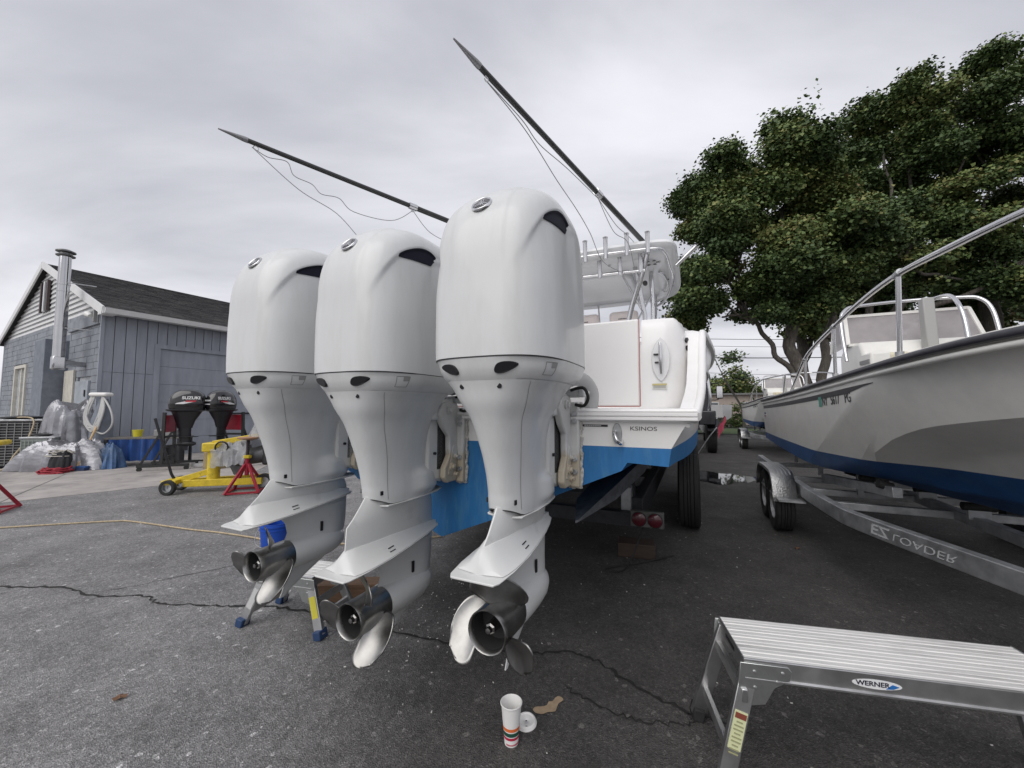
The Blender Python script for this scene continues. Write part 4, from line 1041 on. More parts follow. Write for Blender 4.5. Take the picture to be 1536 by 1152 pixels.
def make_wtrailer(label):
    o = empty('boat_trailer', label=label, cat='trailer', group='boat trailers')
    for s in (1, -1):
        pts = [(1.04, -.2, .55), (1.04, 2.9, .55), (1.03, 3.4, .55), (1.00, 3.9, .55), (.94, 4.3, .55), (.62, 5.2, .55), (.28, 6.1, .55), (.07, 6.6, .55)]
        cv = smooth_curve([(s * x, y, z) for x, y, z in pts], 5)
        rows = []
        for i, p in enumerate(cv):
            d = (cv[min(i + 1, len(cv) - 1)] - cv[max(i - 1, 0)]).normalized(); a = Vector((d.y, -d.x, 0)).normalized() * .038
            rows.append([p - a + Vector((0, 0, -.065)), p + a + Vector((0, 0, -.065)), p + a + Vector((0, 0, .065)), p - a + Vector((0, 0, .065))])
        fr = MB().loft(rows).build('frame_rail', M_steel, o, 30, bevel=.006)
        for x_, y_ in ((.955, 3.62), ):
            pass
        # maker's lettering, applied upside down, along the outer web
        a0, a1 = Vector((s * .865, 4.52, .55)), Vector((s * .635, 5.16, .55))
        td = (a1 - a0).normalized(); nr = Vector((s * td.y * s, -td.x * s, 0)) * (1 if True else 1)
        nr = Vector((td.y, -td.x, 0)); nr = nr if nr.x * s > 0 else -nr
        t_dir = td if s > 0 else -td
        pw = mat('white_print', (.50, .51, .52), .5)
        c0 = a0 + td * .02 + nr * .0435
        text('lettering', 'EZ', .11, pw, fr, c0 + Vector((0, 0, .005)), frame_rot(t_dir, nr), flip=True, sx=1.3, bold=.002, shear=-.15)
        text('lettering', 'LOADER', .075, pw, fr, a0 + td * .36 + nr * .0435 + Vector((0, 0, -.004)), frame_rot(t_dir, nr), flip=True, sx=1.6, bold=-.0005, shear=-.15)
        # tandem wheels and tread-plate fender
        for y in (2.02, 2.66): wheel(o, (s * 1.22, y, .32), .32, .20, s, True, mat('rim_galv', (.4, .4, .41), .4, .7))
        arc = [(2.98, .40), (2.97, .50), (2.92, .62), (2.84, .70), (2.74, .735), (2.3, .745), (1.94, .735), (1.84, .70), (1.76, .62), (1.71, .50), (1.70, .40)]
        rows = [[Vector((s * 1.11, y, z)), Vector((s * 1.345, y, z + .0)), Vector((s * 1.352, y, z - .03))] for y, z in arc]
        fd = MB().loft(rows, cap=False, closed=False).build('fender', mat('tread_plate_alu', (.62, .62, .62), .34, 1.0, var=.15, vscale=6, bump=.6, bscale=70), o, 30, solid=.004)
        for k in range(len(arc) - 1):
            (ya, za), (yb, zb) = arc[k], arc[k + 1]
            n_ = max(1, int(math.hypot(yb - ya, zb - za) / .035))
        for xx in (1.14, 1.18, 1.22, 1.26, 1.30):
            MB().tube([(s * xx, y, z + .004) for y, z in arc[3:8]], .0035, 5).build('tread_rib', M_alu, fd, 60)
        MB().box((s * 1.18, 2.34, .43), (.26, 1.5, .02)).build('fender_step', M_steel, o, 0)
        # bunks with posts
        MB().bar((s * .62, -.1, .80), (s * .55, 3.6, .82), .10, .06).build('bunk', mat('old_carpet', (.12, .115, .11), .9, var=.3, vscale=20), o, 0)
        for y in (.4, 1.8, 3.2):
            MB().bar((s * .60, y, .58), (s * .60, y, .80), .05, .05).build('bunk_post', M_steel, o, 0)
    for y in (.3, 1.9, 2.8, 3.5): MB().bar((-1.0, y, .52), (1.0, y, .52), .07, .07).build('cross_member', M_steel, o, 20, bevel=.005)
    MB().bar((0, 2.6, .53), (0, 7.4, .53), .085, .085).build('tongue', M_steel, o, 20, bevel=.005)
    MB().prism([(5.55, .58), (5.65, .58), (5.78, 1.30), (5.70, 1.30)], -.04, .04, 'X').build('winch_post', M_steel, o, 20)
    for y in (2.0, 3.0, 3.8, 4.6):
        MB().tube([(-.10, y, .66 + (.02 if y > 4 else 0)), (.10, y, .66 + (.02 if y > 4 else 0))], [.035, .035], 14).build('keel_roller', M_rubber, o, 40)
        MB().bar((0, y, .55), (0, y, .66), .14, .03).build('roller_bracket', M_steel, o, 0)
    # roller bogie arms
    for s in (1, -1):
        MB().bar((s * .75, 2.6, .66), (s * .62, 4.1, .78), .07, .09).build('bogie_arm', M_steel, o, 20, bevel=.004)
        for y in (2.75, 3.15, 3.55, 3.95): MB().tube([(s * .60, y, .80), (s * .70, y, .83)], .038, 12).build('bogie_roller', M_rubber, o, 40)
    return o
WS = (3.70, 7.02)
w1 = make_whaler('old white runabout with rail, number NY 5617 PG and navy bottom, at right'); w1.location = yard(*WS); w1.rotation_euler = (0, 0, math.pi - YAW)
t1_ = make_wtrailer('galvanised boat trailer with tread plate fender under the runabout at right'); t1_.location = yard(*WS); t1_.rotation_euler = (0, 0, math.pi - YAW)
w2 = copy_tree(w1); w2.location = yard(WS[0] + .75, WS[1] + 10.9); w2['label'] = 'small runabout with windscreen parked far behind the large runabout'
t2_ = copy_tree(t1_); t2_.location = yard(WS[0] + .75, WS[1] + 10.9); t2_['label'] = 'far trailer carrying the small runabout, beside the red flag'
# ------------------------------------------------------------------ grey workshop
M_block = mat('block_paint', (.215, .232, .262), .8, var=.22, vscale=1.6, dirt=(.31, .33, .355), dscale=1.3, dlo=.50, dhi=.78, bump=.25, bscale=30, world=True)
M_block2 = mat('block_paint_dark', (.17, .19, .225), .8, var=.22, vscale=4, dirt=(.21, .23, .25), dscale=4, dlo=.55, dhi=.8, bump=.25, bscale=30)
M_sid = mat('siding_grey', (.285, .305, .35), .7, var=.12, vscale=2, stretch=(3, 3, .6), bump=.12, bscale=50, world=True)
M_gable = mat('gable_white', (.60, .60, .60), .55, var=.06, vscale=3)
M_trim = mat('trim_white', (.66, .66, .66), .5, var=.05, vscale=4)
M_shing = [mat('shingle_%d' % i, c, .9, var=.25, vscale=9) for i, c in enumerate(((.045, .045, .047), (.06, .058, .058), (.035, .035, .038), (.075, .072, .07)))]
ws = empty('workshop', (KX, KY, 0), -BYAW, 'grey block workshop with white gable and dark shingle roof', 'building')
EH, AH, WD, LN = 4.45, 6.80, 12.3, 15.0     # eave, apex, width, length
M_mortar = mat('mortar', (.36, .375, .39), .9, var=.2, vscale=5)
# backing walls
MB().prism([(-WD, 0), (0, 0), (0, EH), (-WD / 2, AH - .12), (-WD, EH)], .055, .20, 'Y').build('gable_backing', M_mortar, ws, 0)
MB().box((-.10, LN / 2, EH / 2), (.10, LN - .3, EH)).build('side_backing', M_seam2, ws, 0)
MB().box((-WD + .1, LN / 2, EH / 2), (.2, LN, EH)).build('far_wall', M_block, ws, 0)
MB().prism([(-WD, 0), (0, 0), (0, EH), (-WD / 2, AH - .1), (-WD, EH)], LN - .2, LN, 'Y').build('back_wall', M_block, ws, 0)
# concrete block courses on the gable wall, openings left out
rb = random.Random(11)
BH, BLn = .205, .41
OPEN = [(-9.85, -8.05, .0, 3.2), (-4.75, -3.0, .0, 3.95), (-1.94, -.76, .9, 2.34)]
shared = {}; field = MB(); nblk = 0
def block(x0, x1, z0, z1):
    global nblk
    d_ = rb.uniform(0, .008)
    c_ = ((x0 + x1) / 2, .052 + d_, (z0 + z1) / 2); sz = (x1 - x0 - .012, .10, z1 - z0 - .011)
    if nblk >= 300 or x1 < -4.7:
        field.box(c_, sz); return
    nblk += 1
    key = (round(x1 - x0, 2), round(z1 - z0, 2))
    if key not in shared:
        o = MB().box((0, 0, 0), sz).build('block', M_block, ws, 0); shared[key] = o.data
    else:
        o = bpy.data.objects.new('block', shared[key]); COL.objects.link(o); o.parent = ws
    o.location = c_
r_i = 0; z = 0.0; todo = []
while z < EH - .02:
    z1 = min(z + BH, EH)
    x = -WD - (BLn / 2 if r_i % 2 else 0)
    while x < 0:
        a, b = max(x, -WD), min(x + BLn, 0)
        segs = [(a, b)]
        for (ox0, ox1, oz0, oz1) in OPEN:
            if z < oz1 - .03 and z1 > oz0 + .03:
                ns = []
                for s0, s1 in segs:
                    if s1 <= ox0 or s0 >= ox1: ns.append((s0, s1))
                    else:
                        if s0 < ox0: ns.append((s0, ox0))
                        if s1 > ox1: ns.append((ox1, s1))
                segs = ns
        todo += [(s0, s1, z, z1) for s0, s1 in segs if s1 - s0 > .04]
        x += BLn
    z = z1; r_i += 1
for t_ in sorted(todo, key=lambda t_: -t_[1]): block(*t_)
tag(field.build('block_field', M_block, ws, 0), kind='stuff')
# buttress pier, dark recessed bay, ledger board
MB().box((-3.74, -.22, 1.86), (1.18, .54, 3.72)).build('pier', M_block2, ws, 20, bevel=.015)
MB().box((-3.9, .045, 1.97), (1.72, .02, 3.93)).build('boarded_bay', M_block2, ws, 0)
MB().box((-1.55, -.02, 4.12), (2.95, .06, .30)).build('ledger_board', M_block, ws, 0)
# pale boarded door, window, meter cupboard
M_cream = mat('cream_paint', (.55, .53, .47), .6, var=.12, vscale=5)
dr = bpy.data.objects.new('boarded_door', None); COL.objects.link(dr); dr.parent = ws
for k in range(6): MB().box((-2.98 + .155 * k, -.03, 1.35), (.145, .05, 2.7)).build('plank', M_cream, dr, 0)
wn_ = bpy.data.objects.new('window', None); COL.objects.link(wn_); wn_.parent = ws
MB().box((-8.95, .09, 1.6), (1.8, .03, 3.2)).build('pane', mat('window_glass', (.10, .12, .14), .1), wn_, 0)
for x in (-9.78, -8.12): MB().box((x, .02, 1.6), (.16, .12, 3.2)).build('jamb', M_cream, wn_, 0)
MB().box((-8.95, .02, 3.16), (1.5, .12, .12)).build('head', M_cream, wn_, 0)
MB().box((-8.95, .03, 1.6), (.10, .06, 3.05)).build('mullion', M_cream, wn_, 0)
mc = MB().box((-1.35, .0, 1.62), (1.16, .10, 1.42)).build('meter_cupboard', mat('cupboard_grey', (.34, .37, .41), .55, var=.2, vscale=3), ws, 0, bevel=.01)
MB().box((-.95, -.06, 1.95), (.06, .03, .20)).build('handle', M_black, mc, 0)
# white clapboards on the gable
nb = 13
for k in range(nb):
    z0 = EH + (AH - .12 - EH) * k / nb; z1 = EH + (AH - .12 - EH) * (k + 1) / nb
    h0 = WD / 2 * (1 - k / nb); h1 = WD / 2 * (1 - (k + 1) / nb)
    c = -WD / 2
    segs = [(-1, 1)]
    mb = MB()
    mb.add([(c - h0, .02, z0), (c + h0, .02, z0), (c + h1, .075, z1), (c - h1, .075, z1), (c - h0, .09, z0), (c + h0, .09, z0), (c + h1, .09, z1), (c - h1, .09, z1)], [(0, 1, 2, 3), (4, 5, 1, 0), (5, 6, 2, 1), (6, 7, 3, 2), (7, 4, 0, 3)])
    mb.build('clapboard', M_gable, ws, 0)
gv = bpy.data.objects.new('gable_window', None); COL.objects.link(gv); gv.parent = ws
MB().box((-6.2, .0, 5.62), (.86, .06, 1.06)).build('glass', mat('dark_glass', (.03, .032, .04), .2), gv, 0)
for x in (-6.62, -6.2, -5.78): MB().box((x, -.03, 5.62), (.13, .07, 1.12)).build('stile', mat('brown_trim', (.07, .05, .05), .6) if x != -6.2 else M_trim, gv, 0)
# roof planes: decks, rakes, shingles in courses
sl = math.atan2(AH - EH, WD / 2); rl = math.hypot(AH - EH, WD / 2)
OV = .12
MB().prism([(.42, EH - .16), (.42, EH - .10), (-WD / 2, AH + .05), (-WD - .42, EH - .10), (-WD - .42, EH - .16), (-WD / 2, AH - .02)], -OV, LN + .2, 'Y').build('roof_deck', M_shing[2], ws, 0)
for s in (0, 1):
    p0 = Vector((.46, -OV - .02, EH - .20)) if s == 0 else Vector((-WD - .46, -OV - .02, EH - .20)); p1 = Vector((-WD / 2, -OV - .02, AH - .02))
    MB().bar(p0, p1, .05, .24).build('rake_board', M_trim, ws, 0)
MB().box((.30, -OV + .12, EH - .20), (.40, .30, .16)).build('eave_return', M_trim, ws, 0)
# gutter along the long eave
MB().prism([(.44, EH - .26), (.56, EH - .26), (.60, EH - .12), (.57, EH - .12), (.54, EH - .22), (.46, EH - .22), (.46, EH - .10), (.44, EH - .10)], -OV, LN, 'Y').build('gutter', M_trim, ws, 0)
MB().box((.28, LN / 2, EH - .22), (.32, LN, .02)).build('soffit', M_trim, ws, 0)
# shingles on the slope facing the yard: individual tabs for the near part, joined strips beyond
rs = random.Random(3)
u = Vector((-(WD / 2 + .42), 0, AH + .05 - EH + .10)); ul = u.length; u.normalize(); nrm = Vector((-u.z, 0, u.x)); nrm = nrm if nrm.z > 0 else -nrm
base = Vector((.42, 0, EH - .10))
course = .155; ncs = int(ul / course)
tabs = {}
count = 0
far = MB(); fars = [MB() for _ in M_shing]
cand = []
for i in range(ncs):
    y = -OV + (rs.random() * .3)
    while y < LN:
        wdt = rs.choice((.30, .36, .42)); cand.append((i, y, wdt)); y += wdt
cand.sort(key=lambda t: t[1] + .0 * t[0])
for (i, y, wdt) in cand:
    m = rs.randrange(4)
    lift = rs.uniform(.006, .02)
    p = base + u * (i * course) + Vector((0, y, 0)); th = .012 + lift * .4
    vs = [p + nrm * (th + .004), p + Vector((0, wdt - .012, 0)) + nrm * (th + .004), p + u * (course * 1.15) + Vector((0, wdt - .012, 0)) + nrm * .004, p + u * (course * 1.15) + nrm * .004, p, p + Vector((0, wdt - .012, 0))]
    fs = [(0, 1, 2, 3), (4, 5, 1, 0)]
    if y < 2.2 and count < 300 and i >= 0:
        MB().add(vs, fs).build('shingle', M_shing[m], ws, 0); count += 1
    else: fars[m].add(vs, fs)
for m, mbx in enumerate(fars):
    if mbx.v: tag(mbx.build('shingle_field', M_shing[m], ws, 0), kind='stuff')
# vertical siding boards on the long wall, with big roll door
DX0, DX1, DH = 1.30, 6.4, 3.40
k = 0; y = 0.0
while y < LN:
    w = .245
    z0 = DH + .12 if (y + w > DX0 and y < DX1) else 0.0
    for (za, zb) in (((z0, 2.55), (2.56, EH - .12)) if z0 < 2.5 else ((z0, EH - .12),)):
        MB().box((.0, y + w / 2, (za + zb) / 2), (.035, w - .016, zb - za)).build('siding_board', M_sid, ws, 0)
    y += w
gd = bpy.data.objects.new('roll_door', None); COL.objects.link(gd); gd.parent = ws
for q in range(6):
    z0 = q * DH / 6
    MB().box((-.03, (DX0 + DX1) / 2, z0 + DH / 12), (.04, DX1 - DX0 - .02, DH / 6 - .008)).build('door_panel', M_sid, gd, 0)
for yy_ in (DX0 - .06, DX1 + .06): MB().box((.03, yy_, DH / 2), (.05, .14, DH)).build('door_jamb', M_sid, gd, 0)
MB().box((.03, (DX0 + DX1) / 2, DH + .06), (.05, DX1 - DX0 + .26, .13)).build('door_head', M_sid, gd, 0)
MB().box((.025, 3.95, 1.32), (.02, 1.6, .05)).build('dark_rail', M_black, gd, 0)
MB().box((.012, -.012, EH / 2 - .05), (.06, .08, EH - .1)).build('corner_board', M_sid, ws, 0)
# floodlights at the corner
for (x, z) in ((-.55, 4.17), ):
    fl = bpy.data.objects.new('flood_light', None); COL.objects.link(fl); fl.parent = ws
    MB().box((x + .35, -.13, z), (.10, .07, .34)).build('mount', M_seam2, fl, 0)
    MB().lathe([(.05, 0), (.09, .16), (.10, .20), (.07, .21)], 16, mtx=Matrix.Translation((x + .25, -.20, z)) @ Matrix.Rotation(R(-70), 4, 'Y')).build('lamp_head', mat('lamp_glass', (.7, .7, .68), .2), fl, 40)
# stainless flue
fl = bpy.data.objects.new('flue', None); COL.objects.link(fl); fl.parent = ws
M_ss = mat('stainless_flue', (.50, .50, .51), .08, 1.0, var=.05, vscale=2)
FX, FYL = -1.28, -.55
MB().tube([(FX, FYL, 2.9), (FX - .04, FYL, 6.0)], .130, 32).build('pipe', M_ss, fl, 40)
for z in (3.9, 5.15, 4.95): MB().tube([(FX - .02, FYL, z - .02), (FX - .02, FYL, z + .02)], .137, 32).build('band', M_ss, fl, 40)
MB().lathe([(.13, 5.98), (.20, 6.0), (.205, 6.025), (.14, 6.05), (.14, 6.09), (.21, 6.12), (.21, 6.15), (.10, 6.20), (.01, 6.21)], 32, c=(FX - .04, FYL, 0)).build('rain_cap', mat('cap_dark', (.16, .16, .16), .35, .8), fl, 30)
MB().prism([(-.135, 2.62), (.135, 2.62), (.135, 3.02), (-.135, 3.02)], -.135, .135, 'Y').build('tee_box', M_ss, fl, 20, bevel=.04).location = (FX, FYL, 0)
MB().lathe([(.13, 0), (.12, .12), (.08, .25), (.07, .6)], 20, mtx=Matrix.Translation((FX, FYL + .1, 2.82)) @ frame_rot((1, 0, 0), (0.0, 1, 0)).to_matrix().to_4x4()).build('tee_branch', M_ss, fl, 40)
for z in (3.85, 5.2): MB().bar((FX + .12, FYL + .05, z), (FX + .30, .05, z), .025, .025).build('wall_bracket', M_steel, fl, 0)
# neighbouring building at the left edge
nbld = empty('neighbour_building', bld(-17, 6), -BYAW, 'tan neighbouring building with dark roof behind the workshop at left edge', 'building')
MB().box((-6, 6, 1.9), (12, 10, 3.8)).build('wall', mat('tan_wall', (.42, .39, .30), .8, var=.1), nbld, 0)
MB().prism([(.8, 3.7), (-6, 6.4), (-12.8, 3.7)], 0, 12, 'Y').build('roof', M_shing[1], nbld, 0)
# ------------------------------------------------------------------ aluminium work platforms
def make_platform(name, L, Wd, Hh, blue, lab, foot=.035):
    """x along the deck, y across; splayed legs"""
    o = empty(name, label=lab, cat='work platform', group='aluminium work platforms')
    dk = bpy.data.objects.new('deck', None); COL.objects.link(dk); dk.parent = o
    n = 6
    for k in range(n):
        y0 = -Wd / 2 + Wd * k / n; w = Wd / n
        mb = MB()
        prof = [(y0 + .0015, Hh - .004), (y0 + .004, Hh), (y0 + w * .42, Hh), (y0 + w * .45, Hh - .0025), (y0 + w * .5, Hh), (y0 + w - .004, Hh), (y0 + w - .0015, Hh - .004), (y0 + w - .0015, Hh - .012), (y0 + .0015, Hh - .012)]
        mb.prism(prof, -L / 2, L / 2, 'X').build('deck_plank', M_alu_deck, dk, 20)
    for s in (-1, 1):
        mb = MB(); yb = s * Wd / 2
        mb.prism([(yb, Hh + .002), (yb + s * .004, Hh), (yb + s * .004, Hh - .062), (yb + s * .012, Hh - .066), (yb + s * .012, Hh - .072), (yb - s * .004, Hh - .072), (yb - s * .004, Hh + .002)], -L / 2 - .004, L / 2 + .004, 'X').build('side_rail', M_alu, dk, 20)
        MB().box((s * (L / 2 + .003), 0, Hh - .030), (.006, Wd + .012, .066)).build('end_cap', M_alu, dk, 0, bevel=.002)
        MB().box((s * (L / 2 + .0065), 0, Hh - .028), (.003, Wd * .34, .016)).build('handle_slot', M_black, dk, 0, bevel=.001)
    for s in (-1, 1):
        lg = bpy.data.objects.new('leg_frame', None); COL.objects.link(lg); lg.parent = o
        for t in (-1, 1):
            a = Vector((s * (L / 2 - .02), t * (Wd / 2 - .012), Hh - .03)); b = Vector((s * (L / 2 + .105), t * (Wd / 2 + .035), .02))
            MB().bar(a, b, .028, .062, up=(1, 0, 0)).build('leg', M_alu, lg, 20, bevel=.003)
            MB().box((b.x, b.y, .028), (.050 if not blue else .055, .075, .056), ry=R(-12 * s)).build('foot', mat('foot_blue', (.02, .05, .13), .6) if blue else M_rubber, lg, 20, bevel=.006)
            # hinge gusset
            g = [(-.02, .0), (.15, .0), (.165, -.02), (.155, -.05), (.10, -.085), (.065, -.15), (-.005, -.165), (-.03, -.10)]
            MB().prism([(s * (L / 2 - u), Hh - .01 + v) for u, v in g], t * (Wd / 2 + .006), t * (Wd / 2 + .010), 'Y').build('hinge_plate', mat('zinc_plate', (.52, .54, .53), .3, .9, var=.15, vscale=12), lg, 20, bevel=.002)
            for u, v in ((.03, -.03), (.13, -.025), (.11, -.06), (.0, -.13), (.03, -.09)):
                MB().lathe([(.007, 0), (.006, .003), (.002, .004)], 10, mtx=Matrix.Translation((s * (L / 2 - u), t * (Wd / 2 + .010), Hh - .01 + v)) @ Matrix.Rotation(R(-90 * t), 4, 'X')).build('rivet', M_alu, lg, 30)
        for zz in (.30, .80):
            if Hh < .45 and zz > .5: zz = .6
            f = zz; a0 = Vector((s * (L / 2 - .02 + .125 * (1 - f * .95)), 0, Hh * f * .92))
            MB().bar((a0.x, -Wd / 2 - .02, a0.z), (a0.x, Wd / 2 + .02, a0.z), .022, .05).build('rung', M_alu, lg, 20, bevel=.003)
    return o
M_alu_deck = mat('deck_aluminium', (.80, .79, .77), .42, .30, var=.10, vscale=5, stretch=(.6, 6, 6), dirt=(.36, .35, .34), dscale=3.2, dlo=.55, dhi=.8, rvar=.1, bump=.05, bscale=30)
p1 = make_platform('work_platform', 1.12, .315, .50, False, 'silver aluminium work platform at lower right with oval maker badge')
dv_ = (Vector((2.064, 1.689, 0)) - Vector((.996, 1.918, 0))); dv_.normalize(); pv = Vector((dv_.y, -dv_.x, 0))
p1.location = Vector((.966, 1.762, 0)) + dv_ * .56; p1.rotation_euler = (0, 0, math.atan2(dv_.y, dv_.x))
# oval badge WERNER on the near rail
bd = bpy.data.objects.new('badge', None); COL.objects.link(bd); bd.parent = p1
by_ = -.315 / 2 - .0045
def ov(cx, cz, a, b, y, n=32, p=.8): return [(cx + a * math.copysign(abs(math.cos(t)) ** p, math.cos(t)), cz + b * math.sin(t)) for t in np.linspace(0, 2 * math.pi, n, endpoint=False)]
cxb = -.115
MB().prism(ov(cxb, .467, .080, .0170, 0, 32, 1.1), by_ - .001, by_, 'Y').build('badge_plate', mat('badge_white', (.72, .73, .74), .4), bd, 0)
MB().prism([(cxb + .028, .4545), (cxb + .052, .457), (cxb + .071, .467), (cxb + .050, .473), (cxb + .040, .465)], by_ - .0022, by_ - .0011, 'Y').build('badge_swoosh', mat('badge_blue', (.02, .14, .42), .4), bd, 0)
text('badge_lettering', 'WERNER', .024, mat('ink_navy', (.01, .012, .03), .5), bd, (cxb - .014, by_ - .0025, .468), (R(90), 0, 0), sx=1.12, bold=.0004, extrude=.0004)
# yellow instruction label on the near-left leg
def leg_label(o, L, Wd, Hh, s, t, z0, z1, m, head=True):
    a = Vector((s * (L / 2 - .02), t * (Wd / 2 - .012), Hh - .03)); b = Vector((s * (L / 2 + .105), t * (Wd / 2 + .035), .02))
    d = (b - a).normalized(); L_ = (b - a).length
    p = a + d * (L_ * z0); q = a + d * (L_ * z1)
    off = Vector((0, t * .0155, 0))
    MB().bar(p + off, q + off, .003, .046, up=(1, 0, 0)).build('label', m, o, 0)
    if head:
        MB().bar(p + d * .006 + off * 1.12, p + d * .026 + off * 1.12, .003, .040, up=(1, 0, 0)).build('label_header', mat('label_brown', (.20, .05, .03), .5), o, 0)
        for k in range(9):
            pp = p + d * (.036 + k * .0145); MB().bar(pp + off * 1.12, pp + d * .005 + off * 1.12, .003, .034 if k % 3 else .022, up=(1, 0, 0)).build('label_line', mat('label_ink', (.30, .30, .16), .6), o, 0)
leg_label(p1, 1.12, .315, .50, -1, -1, .36, .66, mat('label_lime', (.58, .60, .36), .5))
# second platform under the far motor
p2 = make_platform('work_platform', .42, .26, .36, True, 'small aluminium step platform with dark blue feet under the left motor')
p2.location = (-1.52, 2.85, 0); p2.rotation_euler = (0, 0, R(-14))
leg_label(p2, .42, .26, .36, 1, -1, .28, .68, mat('label_yellow', (.62, .56, .06), .5), False)
leg_label(p2, .42, .26, .36, -1, -1, .28, .68, mat('label_white2', (.5, .5, .5), .5), False)
# timber beside it
tb = MB(); tb.box((0, 0, .065), (.62, .14, .13)); tb = tag(tb.build('timber_beam', M_wood, None, 20, bevel=.006), 'brown timber beam lying behind the small step platform', 'timber')
tb.location = (-1.22, 3.16, 0); tb.rotation_euler = (0, 0, R(4))
# ------------------------------------------------------------------ cup, lid, spilled coffee, leaf
cup = empty('paper_cup', (-.003, 1.832, 0), R(20), 'tall white paper cup with orange, green and red stripes on asphalt', 'cup')
CH, r0, r1 = .172, .031, .046
def rr_(h): return r0 + (r1 - r0) * h / CH
M_paper = mat('paper_white', (.78, .77, .75), .55, var=.03)
MB().lathe([(.004, .006), (rr_(.006) - .002, .006), (rr_(0), .0), (rr_(.02), .02), (rr_(CH - .006), CH - .006), (r1 + .003, CH - .004), (r1 + .004, CH), (r1 + .001, CH + .002), (r1 - .002, CH - .002), (rr_(.02) - .0022, .02), (.004, .018)], 40, cap=False).build('cup_body', M_paper, cup, 40)
for z0, z1, m in ((.068, .082, mat('stripe_orange', (.72, .16, .04), .5)), (.046, .063, mat('stripe_green', (.015, .075, .05), .5)), (.030, .042, mat('stripe_red', (.45, .02, .06), .5))):
    MB().lathe([(rr_(z0) + .0008, z0), (rr_(z1) + .0008, z1)], 40, cap=False).build('stripe', m, cup, 60)
for k in range(14):
    t = k * .16 - 2.6; MB().box((math.cos(t) * (rr_(.010) + .0006), math.sin(t) * (rr_(.010) + .0006), .010), (.0012, .0035, .006), rz=t).build('print_mark', MATS['stripe_red'], cup, 0)
lid = empty('cup_lid', (.068, 1.93, 0), 0, 'white plastic cup lid lying beside the paper cup', 'lid')
lo = MB().lathe([(.049, .0), (.050, .004), (.047, .008), (.046, .014), (.043, .018), (.040, .019), (.038, .013), (.030, .012), (.004, .012)], 36, cap=False).build('lid_shell', M_paper, lid, 40, solid=.0015)
MB().box((.0, -.030, .0135), (.010, .004, .003)).build('sip_hole', M_black, lid, 0)
lo.rotation_euler = (R(4), R(-3), 0); lo.location = (0, 0, .004)
sp = MB(); rs2 = random.Random(8)
ring = [(-.075, -.045), (-.04, -.052), (-.01, -.035), (.02, -.03), (.035, -.005), (.05, .025), (.078, .045), (.076, .072), (.055, .082), (.035, .062), (.018, .045), (.0, .035), (-.012, .012), (-.04, .002), (-.075, -.002), (-.09, -.02)]
ring = [(x + rs2.uniform(-.004, .004), y + rs2.uniform(-.004, .004)) for x, y in ring]
cv = smooth_curve([(x, y, 0) for x, y in ring], 4, closed=True)
sp.add([Vector((.19 + p.x * .95, 2.03 + p.y * .9, .005)) for p in cv], [tuple(range(len(cv)))])
tag(sp.build('coffee_spill', mat('dried_coffee', (.36, .27, .18), .6, var=.2, vscale=30), g, 0), 'tan dried coffee spill on the asphalt')
def leaf_obj(loc, rz, size, lab):
    mb = MB(); pts = []
    for k in range(20):
        t = 2 * math.pi * k / 20; r_ = size * (.55 + .45 * abs(math.cos(2.5 * t)) * (1 if k % 2 else .7)); pts.append((r_ * math.cos(t), r_ * .7 * math.sin(t), .004 + .012 * math.sin(t * 2 + 1) ** 2))
    mb.add(pts + [(0, 0, .016)], [(k, (k + 1) % 20, 20) for k in range(20)])
    o = tag(mb.build('fallen_leaf', mat('dead_leaf', (.16, .085, .05), .8, var=.3, vscale=40), None, 30), lab, 'leaf', 'fallen leaves'); o.location = loc; o.rotation_euler = (0, 0, rz)
leaf_obj((-2.03, 2.09, .0), .4, .035, 'curled brown leaf on open asphalt at lower left')
leaf_obj((3.05, 4.22, .0), 1.4, .04, 'small brown leaf on asphalt near the trailer wheel')
# pale chips of paint and gravel scattered on the asphalt
rp = random.Random(21)
mb = MB()
for k in range(200):
    x, y = rp.uniform(-4.5, 2.5), rp.uniform(1.3, 6.5)
    if rp.random() < .45: x, y = rp.gauss(-.55, .30), rp.gauss(2.95, .5)
    s_ = rp.uniform(.002, .006) * (1.3 if rp.random() < .1 else 1); a = rp.random() * 6.3
    mb.box((x, y, .003), (s_ * 2.2, s_, .004), rz=a)
tag(mb.build('paint_chips', mat('chip_pale', (.62, .61, .58), .7), None, 0), 'pale paint chips and gravel scattered on asphalt', kind='stuff')
# ------------------------------------------------------------------ air hose, blue bucket
hose = MB().tube(smooth_curve([(x, y, .013) for x, y in [(-7.2, 4.7), (-6.4, 4.91), (-5.76, 5.08), (-5.27, 5.19), (-4.98, 5.17), (-4.02, 4.86), (-3.5, 4.72), (-2.98, 4.54), (-2.69, 4.43), (-1.97, 4.35), (-1.52, 4.33), (-.8, 4.6)]], 10), .010, 8).build('air_hose', mat('hose_tan', (.42, .34, .22), .6, var=.3, vscale=30), None, 60)
tag(hose, 'tan air hose snaking across the asphalt at left', 'hose')
bk = empty('bucket', (-2.36, 3.95, 0), 0, 'blue plastic bucket standing behind the left motor', 'bucket')
M_bk = mat('bucket_blue', (.01, .07, .42), .4, var=.1)
MB().lathe([(.118, 0), (.125, .01), (.146, .30), (.153, .302), (.153, .315), (.147, .317), (.149, .335), (.157, .337), (.157, .352), (.151, .354), (.152, .37), (.146, .37), (.122, .03), (.01, .028)], 36, cap=False).build('pail', M_bk, bk, 30)
MB().tube(smooth_curve([(-.155, 0, .33), (-.17, -.06, .26), (-.12, -.14, .19), (0, -.17, .16), (.12, -.14, .19), (.17, -.06, .26), (.155, 0, .33)], 6), .003, 6).build('bail_handle', M_steel, bk, 60)
